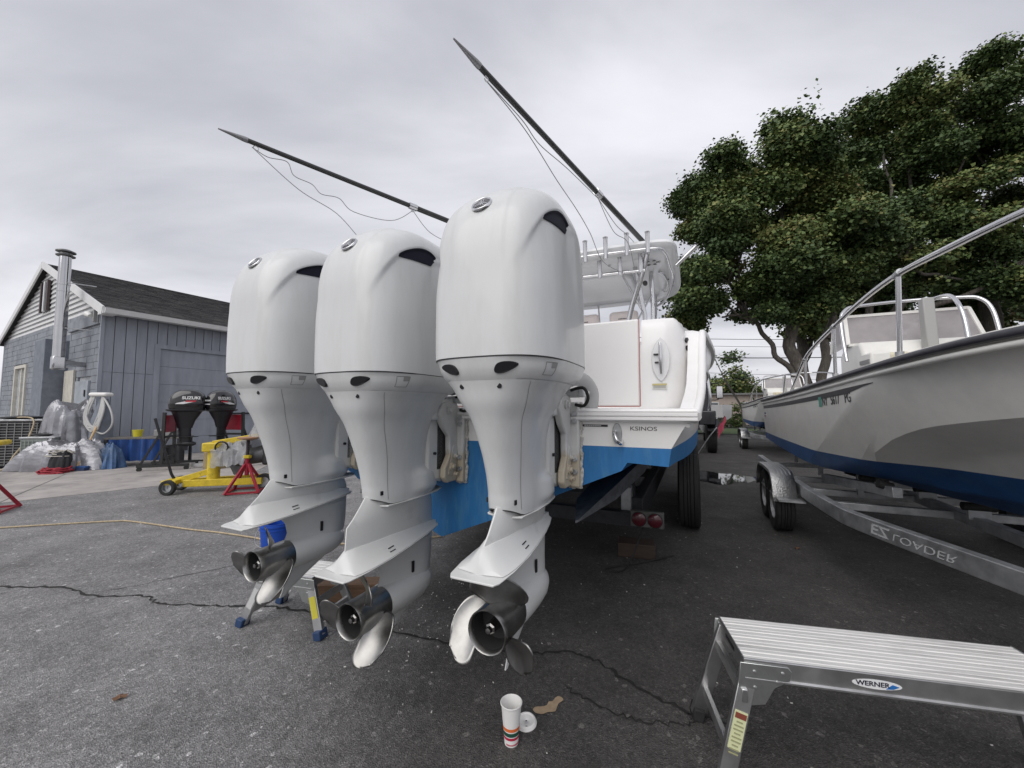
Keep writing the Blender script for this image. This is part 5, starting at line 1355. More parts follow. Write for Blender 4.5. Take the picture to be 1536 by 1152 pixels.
# ------------------------------------------------------------------ jack stands
def jack_stand(lab, loc, rz, top='screw'):
    o = empty('jack_stand', loc, rz, lab, 'jack stand', 'red jack stands')
    for k in range(4):
        a = math.pi / 4 + k * math.pi / 2
        MB().bar((.035 * math.cos(a), .035 * math.sin(a), .50), (.36 * math.cos(a), .36 * math.sin(a), .015), .04, .04).build('leg', M_red, o, 20, bevel=.004)
        b = a + math.pi / 2
        MB().bar((.34 * math.cos(a), .34 * math.sin(a), .03), (.34 * math.cos(b), .34 * math.sin(b), .03), .03, .03).build('base_bar', M_red, o, 20)
    MB().tube([(0, 0, .30), (0, 0, .60)], .035, 14).build('post', M_red, o, 40)
    MB().lathe([(.05, .60), (.065, .61), (.065, .65), (.03, .66)], 6, c=(0, 0, 0)).build('nut', M_yellow, o, 20)
    MB().tube([(0, 0, .62), (0, 0, .95)], .026, 12).build('screw', mat('dark_screw', (.05, .04, .04), .5, .6), o, 40)
    if top == 'screw': MB().lathe([(.03, .93), (.16, .95), (.17, .965), (.17, .98), (.02, .99)], 20).build('pad', mat('plywood_pad', (.36, .20, .12), .7), o, 30)
    else: MB().box((0, 0, .985), (.34, .30, .08), ry=R(-6)).build('pad', M_yellow, o, 30, bevel=.03)
    return o
jack_stand('red jack stand with round wooden pad in front of the yellow hoist', (-4.78, 7.02, 0), R(20))
jack_stand('red jack stand with yellow pad cut off at left edge', (-7.58, 5.62, 0), R(30), 'pad')
# ------------------------------------------------------------------ yellow floor hoist carrying a stern drive
hz = empty('floor_hoist', (-5.95, 6.98, 0), R(14), 'yellow wheeled floor hoist with black tow handle on the asphalt', 'hoist')
MB().bar((.10, -.06, .17), (1.35, -.10, .17), .10, .12).build('chassis_beam', M_yellow, hz, 20, bevel=.008)
MB().bar((.12, .18, .17), (1.40, .42, .17), .08, .10).build('chassis_beam', M_yellow, hz, 20, bevel=.008)
MB().bar((-.10, .0, .19), (.46, .02, .36), .14, .10).build('ramp_plate', M_yellow, hz, 20, bevel=.008)
MB().box((-.06, .0, .21), (.22, .44, .08)).build('axle_head', M_yellow, hz, 20, bevel=.01)
MB().tube([(.52, .0, .2), (.52, .0, .72)], .10, 18).build('mast', M_yellow, hz, 40)
MB().box((.52, 0, .80), (.30, .28, .16)).build('mast_head', M_yellow, hz, 20, bevel=.02)
MB().bar((.50, 0, .86), (1.35, .05, 1.0), .12, .10).build('boom', M_yellow, hz, 20, bevel=.01)
MB().tube([(-.08, .0, .24), (-.12, -.02, .34), (-.42, .0, 1.32)], [.025, .022, .022], 10).build('tow_handle', M_black, hz, 50)
MB().tube([(.70 + .10 * math.cos(a), -.17, .80 + .10 * math.sin(a)) for a in np.linspace(0, 2 * math.pi, 18, endpoint=False)], .015, 8, closed=True).build('hand_wheel', M_black, hz, 60)
for c in ((-.06, -.22, .13), (-.10, .24, .13), (1.38, -.10, .15), (1.42, .42, .15)):
    w_ = wheel(hz, c, .13 if c[0] < 1 else .15, .07, 1, False, M_steel, 'caster'); w_.rotation_euler = (0, 0, R(80 if c[0] < 1 else 90))
dk = empty('stern_drive', (-5.95, 6.98, 0), R(14), 'dark grey stern drive hanging on the yellow floor hoist', 'stern drive')
M_drv = mat('drive_grey', (.10, .10, .105), .45, .3, var=.3, vscale=8)
MB().tube([(.72, -.02, .58), (.9, -.02, .58), (1.15, -.02, .62), (1.45, -.02, .68)], [.09, .14, .15, .17], 18).build('drive_body', M_drv, dk, 50)
MB().prism([(.75, .52), (.98, .52), (1.0, .30), (.86, .28)], -.045, .0, 'Y').build('drive_skeg', M_drv, dk, 20, bevel=.01)
MB().box((1.5, -.02, .72), (.30, .34, .52)).build('bell_housing', mat('drive_black', (.03, .03, .032), .5), dk, 20, bevel=.04)
# crumpled clear plastic over the drive
rc = random.Random(5); mb = MB(); NX, NY = 26, 16; rows = []
for i in range(NX):
    x = .55 + 1.0 * i / (NX - 1); rows.append([])
    for j in range(NY):
        t = -1 + 2 * j / (NY - 1)
        zt = .90 + (.42 * sstep(1.05, 1.25, x)) + .02 * math.sin(x * 7)
        rows[-1].append(Vector((x + rc.uniform(-.02, .02), t * .26 + rc.uniform(-.02, .02), zt - .30 * t * t * t * t - .12 * t * t + rc.uniform(-.035, .035))))
ps_ = tag(MB().loft(rows, cap=False, closed=False).build('plastic_sheet', mat('clear_plastic', (.42, .43, .45), .15, var=.3, vscale=8, alpha=.55), None, 20), 'crumpled clear plastic sheet thrown over the stern drive', 'plastic sheet'); ps_.location = (-5.95, 6.98, 0); ps_.rotation_euler = (0, 0, R(14))
# ------------------------------------------------------------------ black outboards on red rack stands
def black_motor(lab, loc, rz, side=True):
    o = empty('black_outboard', (loc[0], loc[1], .12), rz, lab, 'outboard motor', 'black outboards on racks'); o.scale = (.9, .9, .93)
    # local: y forward; lofted cowl
    rings = []
    for z, a, y0, y1, n in ((1.42, .20, -.36, .34, 2.8), (1.48, .235, -.42, .40, 2.8), (1.60, .245, -.44, .42, 2.8), (1.76, .24, -.42, .40, 2.8), (1.87, .22, -.38, .34, 2.7), (1.94, .19, -.30, .26, 2.6), (1.985, .14, -.20, .18, 2.4), (2.0, .06, -.1, .08, 2.2)): rings.append(section(a, y0, y1, n, z, 48))
    gb = mat('gloss_black', (.010, .010, .012), .16, coat=.6)
    cw = MB().loft(rings).build('cowl', gb, o, 45)
    MB().loft([section(.21, -.37, .40, 2.8, 1.40, 48), section(.245, -.43, .47, 2.8, 1.43, 48), section(.245, -.43, .47, 2.8, 1.46, 48)]).build('cowl_rim', M_black, o, 45)
    rings = [section(a, y0, y1, 2.6, z, 40) for z, a, y0, y1 in ((.95, .07, -.14, .20), (1.15, .10, -.20, .26), (1.28, .15, -.28, .30), (1.42, .20, -.36, .36))]
    MB().loft(rings).build('midsection', M_black, o, 45)
    MB().loft([section(a, y0, y1, 2.2, z, 32) for z, a, y0, y1 in ((.52, .05, -.10, .14), (.72, .05, -.12, .16), (.95, .06, -.12, .18))]).build('leg', M_black, o, 45)
    MB().prism([(-.26, .70), (.20, .72), (.20, .735), (-.26, .72)], -.11, .11, 'X').build('cavitation_plate', M_black, o, 20)
    MB().lathe([(.03, -.24), (.06, -.18), (.065, .0), (.055, .14), (.01, .22)], 20, c=(0, 0, .52), axis='Y').build('gearcase', M_black, o, 45)
    MB().prism([(-.06, .48), (.12, .48), (.02, .34), (-.06, .34)], -.012, .012, 'X').build('skeg', M_black, o, 20)
    wp = mat('white_print2', (.70, .70, .70), .45); rp_ = mat('red_print', (.45, .02, .04), .4)
    for s in (1, -1):
        # swoosh, red flash and name on both sides
        q = [(-.02, 1.60), (.22, 1.66), (.255, 1.675), (.10, 1.69), (-.16, 1.63), (-.20, 1.60)]
        MB().prism([(-y, z) for y, z in q], s * .240, s * .2485, 'X').build('swoosh', wp, cw, 0)
        MB().prism([(-.02, 1.655), (-.26, 1.66), (-.28, 1.70), (-.05, 1.695)], s * .241, s * .2495, 'X').build('red_flash', rp_, cw, 0)
        text('cowl_lettering', 'SUZUKI', .105, wp, cw, (s * .244, -.16, 1.765), (R(90), 0, R(90) if s > 0 else R(-90)), sx=1.15, bold=.004, extrude=.003)
    text('cowl_lettering', 'SUZUKI', .05, wp, cw, (0, -.442, 1.70), (R(90), 0, 0), sx=1.1, bold=.002, extrude=.006)
    MB().box((0, -.435, 1.60), (.12, .02, .025)).build('badge', wp, cw, 0)
    return o
black_motor('glossy black outboard motor shown side on, white lettering, on rack', (-8.30, 9.85, 0), R(112))
black_motor('glossy black outboard motor seen from behind, right of its twin', (-7.80, 10.35, 0), R(-8))
def rack(lab, loc, rz):
    o = empty('motor_rack', loc, rz, lab, 'rack', 'black and red motor racks')
    mk = mat('rack_black', (.02, .02, .02), .55)
    MB().box((0, .0, 1.12), (.62, .05, .42)).build('mount_board', M_red, o, 20, bevel=.01)
    for s in (-1, 1):
        MB().bar((s * .34, 0, .10), (s * .30, 0, 1.40), .06, .06).build('upright', mk, o, 20)
        MB().bar((s * .36, -.55, .12), (s * .36, .45, .12), .06, .06).build('runner', mk, o, 20)
        MB().bar((s * .34, .40, .14), (s * .31, .03, .95), .04, .04).build('strut', mk, o, 20)
        for y in (-.5, .4): MB().lathe([(.05, -.02), (.05, .02)], 14, c=(s * .36, y, .05), axis='X').build('caster', M_rubber, o, 40)
    for z in (.30, .55, .80): MB().bar((-.34, 0, z), (.34, 0, z), .05, .05).build('rail', mk, o, 20)
    return o
rack('black rack with red board holding the side-on outboard', (-8.30 - .34 * math.sin(R(112)), 9.85 + .34 * math.cos(R(112)), 0), R(112))
rack('black rack with red board holding the second outboard, near the roll door', (-7.74, 10.72, 0), R(-8))
# ------------------------------------------------------------------ clutter by the wall
def cloth(name, lab, cat_, loc, rz, a, b, h, m, seed, top=.35, fold=.06, n=72, k=34):
    """tarpaulin draped over a heap: radial folds running down from a small top"""
    r_ = random.Random(seed); ph = [r_.uniform(0, 6.3) for _ in range(6)]
    rings = []
    for i in range(k + 1):
        t = i / k
        ring = []
        for q in range(n):
            th = 2 * math.pi * q / n
            fo = sum(math.sin(th * f_ + ph[w] + t * 2) * fold / (1 + w * .4) for w, f_ in enumerate((3, 5, 8, 11, 15, 19)))
            rad = (top * (1 - t) + 1.0 * t ** .8) * (1 + fo * (.4 + t))
            z = h * (1 - t ** 1.9) * (1 + .12 * math.sin(2 * th + ph[0]) * (1 - t)) + (.03 * math.sin(9 * th + 7 * t) + r_.uniform(-.02, .02)) * (1 - t * .5)
            ring.append(Vector((a * rad * math.cos(th), b * rad * math.sin(th), max(.01, z))))
        rings.append(ring)
    o = tag(MB().loft(rings).build(name, m, None, 24), lab, cat_); o.location = loc; o.rotation_euler = (0, 0, rz); return o
M_tarp = mat('tarp_silver', (.30, .30, .32), .26, .55, var=.25, vscale=4, bump=.35, bscale=9)
cloth('tarpaulin', 'silver tarpaulin draped over a tall heap by the workshop', 'tarpaulin', (-11.62, 10.15, .5), R(10), .52, .46, 1.08, M_tarp, 2, top=.5, fold=.05)
cloth('tarpaulin', 'crumpled silver tarpaulin lying low on the concrete', 'tarpaulin', (-10.98, 9.62, 0), R(14), .88, .50, .66, M_tarp, 7, top=.45, fold=.09)
cloth('dark_heap', 'dark bundle under the ropes by the broom handle', 'bundle', (-10.72, 9.28, 0), 0, .28, .22, .42, mat('dark_cloth', (.02, .02, .024), .8), 9, top=.5)
def coil(name, lab, cat_, loc, m, r_, seed, n=7, spread=.25, hh=.2, thick=.02):
    q = random.Random(seed); pts = []
    for k in range(n * 12):
        t = k * 2 * math.pi / 12; rr = r_ * (.55 + .45 * math.sin(k * .37 + seed) ** 2)
        pts.append((rr * math.cos(t) + q.uniform(-spread, spread) * .4, rr * .6 * math.sin(t) + q.uniform(-spread, spread) * .3, max(thick, hh * (.4 + .5 * math.sin(k * .21)) + q.uniform(-.03, .03))))
    o = tag(MB().tube(smooth_curve(pts, 4), thick, 6).build(name, m, None, 60), lab, cat_); o.location = loc; return o
coil('tangled_rope', 'tangle of pale rope heaped on the tarpaulin', 'rope', (-10.78, 9.30, .36), mat('rope_pale', (.40, .38, .34), .8, var=.3, vscale=30), .28, 3, 8, .2, .14, .013)
coil('red_rope', 'heap of red rope on the concrete below the tarpaulin', 'rope', (-10.62, 9.02, 0), mat('rope_red', (.30, .02, .035), .7, var=.3, vscale=20), .30, 6, 8, .25, .12, .016)
# coiled hose on a post
ps = empty('short_post', (-10.66, 10.04, 0), 0, 'short grey post standing by the workshop corner', 'post'); ph_ = empty('coiled_hose', (-10.66, 10.04, 0), 0, 'pale hose hung in loops over the short grey post', 'hose')
MB().tube([(0, 0, 0), (0, 0, 1.15), (.02, 0, 1.75)], [.22, .22, .08], 14).build('post', M_block2, ps, 50)
q = random.Random(14); pts = []
for k in range(9):
    pts += [(-.10 - q.random() * .1, -.10, 1.80), (-.26 + q.random() * .12, -.20, 1.35 - q.random() * .2), (-.05 + q.random() * .2, -.22, 1.05 - q.random() * .15), (.10 + q.random() * .14, -.18, 1.4), (.06, -.08, 1.82)]
pts += [(.1, -.1, 1.8), (.42, -.2, 1.45), (.50, -.22, 1.1), (.30, -.22, .86), (.0, -.2, .95)]
MB().tube(smooth_curve(pts, 5), .022, 7).build('hose_loops', mat('hose_grey', (.46, .46, .45), .55), ph_, 60)
MB().box((.0, -.06, 1.86), (.46, .22, .10)).build('cloth_wrap', M_paper, ph_, 20, bevel=.04)
# broom
br = empty('push_broom', (-10.48, 9.38, 0), 0, 'wooden handled broom leaning beside the tarpaulins, head on concrete', 'broom')
MB().tube([(0, 0, .10), (-.10, .62, 1.42)], .024, 10).build('handle', mat('pale_wood', (.52, .36, .19), .6, var=.2, vscale=6, stretch=(4, 4, .5)), br, 50)
MB().box((0, 0, .09), (.5, .1, .05)).build('head', mat('blue_head', (.02, .07, .22), .6), br, 20, bevel=.01)
MB().box((0, -.01, .035), (.48, .12, .07)).build('bristles', mat('bristle', (.03, .05, .12), .9), br, 0)
# blue crates / table with odds and ends
tbx = empty('work_table', (-9.75, 10.45, 0), R(16), 'low cluttered work table draped with blue tarp along the siding', 'table')
MB().box((0, 0, .72), (1.7, .6, .06)).build('table_top', mat('table_grey', (.16, .15, .14), .7, var=.3), tbx, 20, bevel=.01)
for x in (-.78, .78):
    for y in (-.3, .3): MB().bar((x, y, 0), (x, y, .70), .06, .06).build('leg', M_frame, tbx, 0)
mb = MB(); rows = []
for i in range(30):
    x = -.72 + 1.15 * i / 29; rows.append([Vector((x, -.32 - .05 * math.sin(i * 1.1) - .03 * j / 9, .70 - .062 * j)) for j in range(10)])
mb.loft(rows, cap=False, closed=False).build('blue_drape', mat('drape_blue', (.02, .07, .24), .5, var=.25, vscale=5), tbx, 60)
cr_ = tag(MB().box((0, 0, .25), (.4, .4, .5)).build('black_crate', mat('crate_black', (.02, .02, .025), .6), None, 20, bevel=.02), 'black crate standing under the right end of the work table', 'crate'); cr_.location = (-9.27, 10.59, .0); cr_.rotation_euler = (0, 0, R(16))
cloth('blue_tarp', 'blue and clear tarp crumpled on ground beside the work table', 'tarpaulin', (-10.12, 9.78, 0), 0, .32, .24, .55, mat('tarp_blue', (.06, .12, .24), .35, var=.5, vscale=3), 12, top=.3, fold=.09)
def small(name, lab, cat_, loc, prof, m):
    o = tag(MB().lathe(prof, 20).build(name, m, None, 30), lab, cat_); o.location = loc; return o
small('yellow_tub', 'yellow plastic tub on the work table', 'tub', (-9.98, 10.32, .75), [(.09, 0), (.11, .16), (.12, .16), (.12, .18), (.105, .18), (.09, .02)], mat('tub_yellow', (.65, .58, .04), .4))
o_ = tag(MB().box((0, 0, .09), (.5, .3, .18)).box((.1, .02, .22), (.2, .18, .1)).build('grey_toolbox', M_seam2, None, 20, bevel=.02), 'grey toolbox lying on the work table', 'toolbox'); o_.location = (-9.38, 10.55, .75); o_.rotation_euler = (0, 0, .2)
cb = tag(MB().box((0, 0, .08), (.42, .32, .16)).build('pallet_block', mat('pale_block', (.40, .32, .17), .7, var=.2, vscale=9), None, 20, bevel=.01), 'tan cardboard stack beside the yellow hoist', 'box'); cb.location = (-7.42, 9.75, .42); cb.rotation_euler = (0, 0, -.3)
cb2 = tag(MB().box((0, 0, .21), (.40, .34, .42)).build('cardboard_box', mat('card_tan', (.27, .21, .11), .8, var=.2, vscale=9), None, 20, bevel=.01), 'brown cardboard box under the tan stack', 'box'); cb2.location = (-7.42, 9.75, 0); cb2.rotation_euler = (0, 0, -.2)
ld = empty('aluminium_ladder', (-6.6, 10.5, .06), R(20), 'aluminium ladder lying on the ground by the roll door', 'ladder')
for y in (-.2, .2): MB().bar((-1.6, y, .02), (1.6, y, .02), .03, .08).build('stile', M_alu, ld, 0)
for k in range(10): MB().bar((-1.45 + .32 * k, -.2, .02), (-1.45 + .32 * k, .2, .02), .03, .03).build('rung', M_alu, ld, 0)
# air-conditioning units
def ac(lab, loc, rz, sx, sy, sz, m, slats):
    o = empty('air_conditioner', loc, rz, lab, 'air conditioner', 'air conditioners by the wall')
    MB().box((0, 0, sz / 2), (sx, sy, sz - .08)).build('cabinet', m, o, 20, bevel=.02)
    for k in range(slats): MB().box((0, -sy / 2 - .012, .10 + (sz - .2) * k / (slats - 1)), (sx * .92, .02, .014)).build('louvre', M_seam2 if m is M_black else m, o, 0)
    for k in range(9): MB().box((-sx * .44 + sx * .88 * k / 8, -sy / 2 - .020, sz / 2), (.012, .012, sz - .16)).build('guard_bar', M_seam2 if m is M_black else m, o, 0)
    MB().box((0, 0, sz - .02), (sx + .04, sy + .04, .05)).build('top_cover', M_steel, o, 20, bevel=.015)
    MB().lathe([(.05, 0), (sx * .3, .02), (sx * .33, .06), (.05, .10)], 24, c=(0, 0, sz)).build('fan_guard', M_black, o, 40)
    return o
ac('large dark louvred air conditioner at left edge by the workshop', (-12.75, 10.05, 0), R(20), 1.25, .8, 1.22, M_black, 16)
ac('small pale green air conditioner beside the silver tarpaulins', (-11.72, 9.75, 0), R(20), .62, .55, .80, mat('ac_green', (.26, .29, .27), .6, var=.1), 9)
tag(MB().tube(smooth_curve([(-12.7, 9.75, 1.26), (-12.1, 9.75, 1.24), (-11.98, 9.60, .8), (-12.0, 9.38, .4), (-12.1, 9.2, .03), (-12.6, 8.9, .03)], 8), .018, 6).build('tan_hose', MATS['hose_tan'], None, 60), 'tan hose draped over the dark air conditioner', 'hose')
# red flag on a rope beside the truck
fg = empty('red_flag', yard(2.02, 8.75, 0), 0, 'faded red warning flag hanging behind the big boat', 'flag')
MB().tube([(0, 0, 1.05), (.22, .05, 1.32)], .012, 6).build('stick', M_dwood, fg, 50)
rows = [[Vector((.02 + .20 * i / 9, .02 * math.sin(i), 1.07 + .24 * i / 9 - (.30 - .018 * i) * j / 6 + .012 * math.sin(j * 2 + i))) for j in range(7)] for i in range(10)]
MB().loft(rows, cap=False, closed=False).build('cloth', mat('flag_red', (.42, .06, .10), .7, var=.15), fg, 60)
MB().tube([(-.62, .3, 0), (-.15, .05, .85), (.0, 0, 1.06)], .012, 8).build('staff', M_steel, fg, 50)
# ------------------------------------------------------------------ tow truck ahead of the big boat
tk = empty('tow_truck', yard(1.38, 13.6), -YAW, 'dark tow truck with chrome details parked ahead of the large boat', 'truck')
M_tk = mat('truck_black', (.015, .016, .02), .25, coat=.5)
MB().box((-.45, 1.0, .95), (1.0, 6.5, .22)).build('chassis', M_tk, tk, 20, bevel=.02)
MB().box((-.2, 4.3, 2.0), (2.1, 2.0, 2.1)).build('cab', M_tk, tk, 20, bevel=.12)
MB().box((.862, 4.6, 2.5), (.02, 1.0, .7)).build('side_window', mat('dark_glass', (.03, .032, .04), .2), tk, 0, bevel=.05)
for x in (.70, -1.6):
    for y in (-.2, 1.1, 5.0): wheel(tk, (x, y, .52), .52, .30, 1 if x > 0 else -1, True, M_chrome)
MB().tube([(.66, 2.2, .80), (.66, 3.4, .80)], .30, 24).build('fuel_tank', M_chrome, tk, 40)
for k in range(2): MB().box((.80, 2.4 + .8 * k, .50), (.3, .5, .05)).build('step', M_steel, tk, 0)
mr_ = bpy.data.objects.new('mirror', None); COL.objects.link(mr_); mr_.parent = tk
MB().tube(smooth_curve([(.85, 5.1, 1.9), (1.25, 5.0, 1.95), (1.25, 5.0, 2.6), (.85, 5.1, 2.65)], 5), .02, 8).build('mirror_arm', M_black, mr_, 50)
MB().box((1.28, 4.98, 2.25), (.28, .10, .60)).build('mirror_shell', M_black, mr_, 20, bevel=.03)
MB().box((1.28, 4.925, 2.25), (.23, .01, .52)).build('mirror_glass', M_chrome, mr_, 0)
MB().box((.55, -.6, 1.2), (.5, 1.4, .45)).build('tool_box', M_tk, tk, 20, bevel=.03)
MB().tube(smooth_curve([(.72, 3.2, 1.3), (.80, 3.1, 1.9), (.72, 3.1, 2.9)], 5), .07, 14).build('exhaust_stack', M_chrome, tk, 40)
for x in (.55, -1.45): MB().prism([(-1.0, .75), (-1.0, .85), (-.6, 1.16), (.0, 1.2), (1.5, 1.2), (1.75, .9), (1.75, .8), (1.4, 1.1), (-.55, 1.08)], x, x + .35, 'X').build('mudguard', M_tk, tk, 20, bevel=.01)
# white bow of a third boat far behind
b3 = empty('far_white_boat', yard(3.3, 23.5), -YAW + R(70), 'low white boat far away behind the small runabout', 'boat')
rows = []
for y, w, zt, zb in ((0, .9, 1.7, 1.0), (1.5, 1.0, 1.72, .95), (3, .9, 1.8, .95), (4.2, .55, 1.92, 1.05), (4.9, .08, 2.0, 1.3)):
    rows.append([Vector((-w, y, zt)), Vector((-w * .8, y, zb)), Vector((0, y, zb - .15)), Vector((w * .8, y, zb)), Vector((w, y, zt))])
MB().loft(rows).build('hull', M_gel, b3, 30)
MB().box((0, 2, .5), (1.2, 3, .5)).build('cradle', M_frame, b3, 0)
# low pale building and its roof behind the yard
fb = empty('low_pale_building', yard(-6, 40), -YAW, 'long low pale building beyond the far hedge', 'building')
MB().box((9, 3, 1.38), (18, 6, 2.76)).build('wall', mat('pink_beige', (.50, .42, .37), .8, var=.08), fb, 0)
MB().box((9, 3, 2.84), (18.6, 6.6, .16)).build('roof', M_seam2, fb, 0)
for k in range(5):
    wf = MB().box((2.5 + 3.3 * k, -.03, 1.5), (1.4, .06, 1.2)).build('window', M_trim, fb, 0)
    MB().box((2.5 + 3.3 * k, -.065, 1.5), (1.2, .02, 1.0)).build('pane', MATS['window_glass'], wf, 0)
# ------------------------------------------------------------------ trees
M_bark = mat('bark', (.10, .088, .075), .9, var=.4, vscale=5, stretch=(3, 3, .7), bump=.5, bscale=14, dirt=(.20, .19, .16), dscale=4, dlo=.55, dhi=.7)
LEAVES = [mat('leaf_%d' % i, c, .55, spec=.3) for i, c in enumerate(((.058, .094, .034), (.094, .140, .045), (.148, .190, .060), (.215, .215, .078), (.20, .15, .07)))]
def leafy(name, parent, lobes, n, size, seed, clump=.42, sub=(.55, 1.05), dens=15):
    """leaf-sized faces on the shells of small boughs that sit on the shells of big lobes"""
    r_ = np.random.default_rng(seed)
    bough = []
    for c, rr in lobes:
        area = (rr[0] * rr[1] + rr[1] * rr[2] + rr[0] * rr[2]) / 3 * 4 * math.pi
        k = max(4, int(area / dens * 12 / (sub[1] * sub[1] * 3.2)))
        d = r_.normal(size=(k, 3)); d /= np.linalg.norm(d, axis=1, keepdims=True)
        rad = r_.uniform(.50, 1.10, k)
        for i in range(k):
            q = r_.uniform(sub[0], sub[1])
            bough.append((np.array(c) + d[i] * np.array(rr) * rad[i], q, d[i]))
    BC = np.array([b[0] for b in bough]); BR = np.array([b[1] for b in bough]); BD = np.array([b[2] for b in bough])
    w = BR ** 2; w /= w.sum()
    per = 13; K = n // per
    bi = r_.choice(len(bough), K, p=w)
    # leaf clusters hang on the outer side of each bough, spread flat like sprays
    g = r_.normal(size=(K, 3)); g /= np.linalg.norm(g, axis=1, keepdims=True)
    g = g + BD[bi] * .45 + np.array([0, 0, .25])
    cc = BC[bi] + g * BR[bi][:, None] * np.array([.85, .85, .52]) * r_.uniform(.45, 1.08, (K, 1))
    stray = r_.random(K) < .07
    cc = np.where(stray[:, None], cc + r_.normal(0, .25, (K, 3)), cc)
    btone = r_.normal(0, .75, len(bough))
    tone = 1.35 + btone[bi] + r_.normal(0, .65, K) + .55 * (g[:, 2] - .2)  # upward clusters take lighter leaves: light from above put into the colour
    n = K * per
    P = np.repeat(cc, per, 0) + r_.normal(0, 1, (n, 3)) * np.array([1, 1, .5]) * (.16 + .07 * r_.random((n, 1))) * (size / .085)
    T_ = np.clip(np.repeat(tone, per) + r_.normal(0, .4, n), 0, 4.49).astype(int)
    d = np.repeat(g, per, 0)
    N = d * .4 + r_.normal(0, .5, (n, 3)) + np.array([0, 0, .6]); N /= np.linalg.norm(N, axis=1, keepdims=True)
    A = np.cross(N, r_.normal(size=N.shape)); A /= np.linalg.norm(A, axis=1, keepdims=True); B_ = np.cross(N, A)
    s = size * r_.uniform(.6, 1.3, (n, 1))
    # palmate leaf: two crossing lobed triangles, drooping a little
    v0 = P + A * s; v1 = P + B_ * s * .8 - N * s * .25; v2 = P - A * s * .55; v3 = P - B_ * s * .8 - N * s * .25
    for t in range(5):
        m_ = T_ == t
        k = int(m_.sum())
        if not k: continue
        V = np.stack([v0[m_], v1[m_], v2[m_], v3[m_]], 1).reshape(-1, 3)
        me = bpy.data.meshes.new(name); me.vertices.add(4 * k); me.vertices.foreach_set('co', V.ravel())
        me.loops.add(4 * k); me.loops.foreach_set('vertex_index', np.arange(4 * k, dtype=np.int32))
        me.polygons.add(k); me.polygons.foreach_set('loop_start', np.arange(0, 4 * k, 4, dtype=np.int32)); me.polygons.foreach_set('loop_total', np.full(k, 4, dtype=np.int32))
        me.update(calc_edges=True)
        link(name, me, LEAVES[t], parent, 0)
def limb(mb, a, b, r0, r1, seed, bend=.25, n=7):
    q = random.Random(seed); a, b = Vector(a), Vector(b); L_ = (b - a).length; pts, rs_ = [], []
    for i in range(n + 1):
        t = i / n; o = Vector((q.uniform(-1, 1), q.uniform(-1, 1), q.uniform(-.4, .6))) * L_ * bend * .17 * math.sin(math.pi * t)
        pts.append(a + (b - a) * t + o); rs_.append(r0 + (r1 - r0) * t)
    sm = smooth_curve(pts, 3); mb.tube(sm, [float(np.interp(i / (len(sm) - 1), [k / n for k in range(n + 1)], rs_)) for i in range(len(sm))], 10)
def tree(lab, loc, trunks, lobes, n, seed, size=.085, sub=(.45, 1.25)):
    o = empty('maple_tree', loc, 0, lab, 'tree', 'maples beyond the boats')
    tr = MB()
    q = random.Random(seed)
    for k, (a, b, r0, r1) in enumerate(trunks): limb(tr, a, b, r0, r1, seed * 7 + k)
    for k, l in enumerate(lobes):
        # limb into each lobe from nearest trunk top
        tb = min(trunks, key=lambda t: (Vector(t[1]) - Vector(l[0])).length)
        limb(tr, Vector(tb[0]).lerp(Vector(tb[1]), q.uniform(.7, .98)), Vector(l[0]) + Vector((0, 0, -.1 * l[1][2])), tb[3] * .75, .04, seed * 13 + k, .3)
    tr.build('trunk', M_bark, o, 60)
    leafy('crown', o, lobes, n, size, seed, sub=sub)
    return o
# positions in world metres (camera at the origin looking along +Y)
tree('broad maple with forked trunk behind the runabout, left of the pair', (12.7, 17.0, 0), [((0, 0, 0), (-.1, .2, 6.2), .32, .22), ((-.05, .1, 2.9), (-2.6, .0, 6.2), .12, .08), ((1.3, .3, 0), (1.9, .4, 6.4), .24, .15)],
     [((-.2, 0, 12.3), (2.6, 2.6, 2.1)), ((-2.6, 0, 11.3), (2.2, 2.4, 1.9)), ((1.9, .3, 11.2), (1.8, 2.2, 1.9)), ((-4.0, 0, 9.5), (1.6, 1.9, 1.7)), ((-1.8, -.8, 9.0), (2.3, 2.0, 1.7)), ((.8, -.6, 9.2), (2.3, 2.2, 1.9)), ((-4.2, .0, 6.9), (1.3, 1.7, 1.3)), ((-2.6, -.6, 6.2), (1.8, 1.8, 1.1)), ((-.4, -1.0, 7.0), (1.9, 1.7, 1.2)), ((2.6, 0, 8.0), (1.9, 2.2, 1.7)), ((1.6, -.4, 6.2), (1.5, 1.6, .8)), ((3.4, .4, 9.6), (1.4, 1.8, 1.5)), ((-3.3, -.3, 8.5), (1.8, 1.9, 1.5)), ((-1.5, -.3, 5.7), (1.7, 1.6, .8)), ((-3.4, -.2, 5.6), (1.3, 1.5, .7)), ((-3.2, .2, 10.2), (1.7, 1.8, 1.4))], 310000, 5)
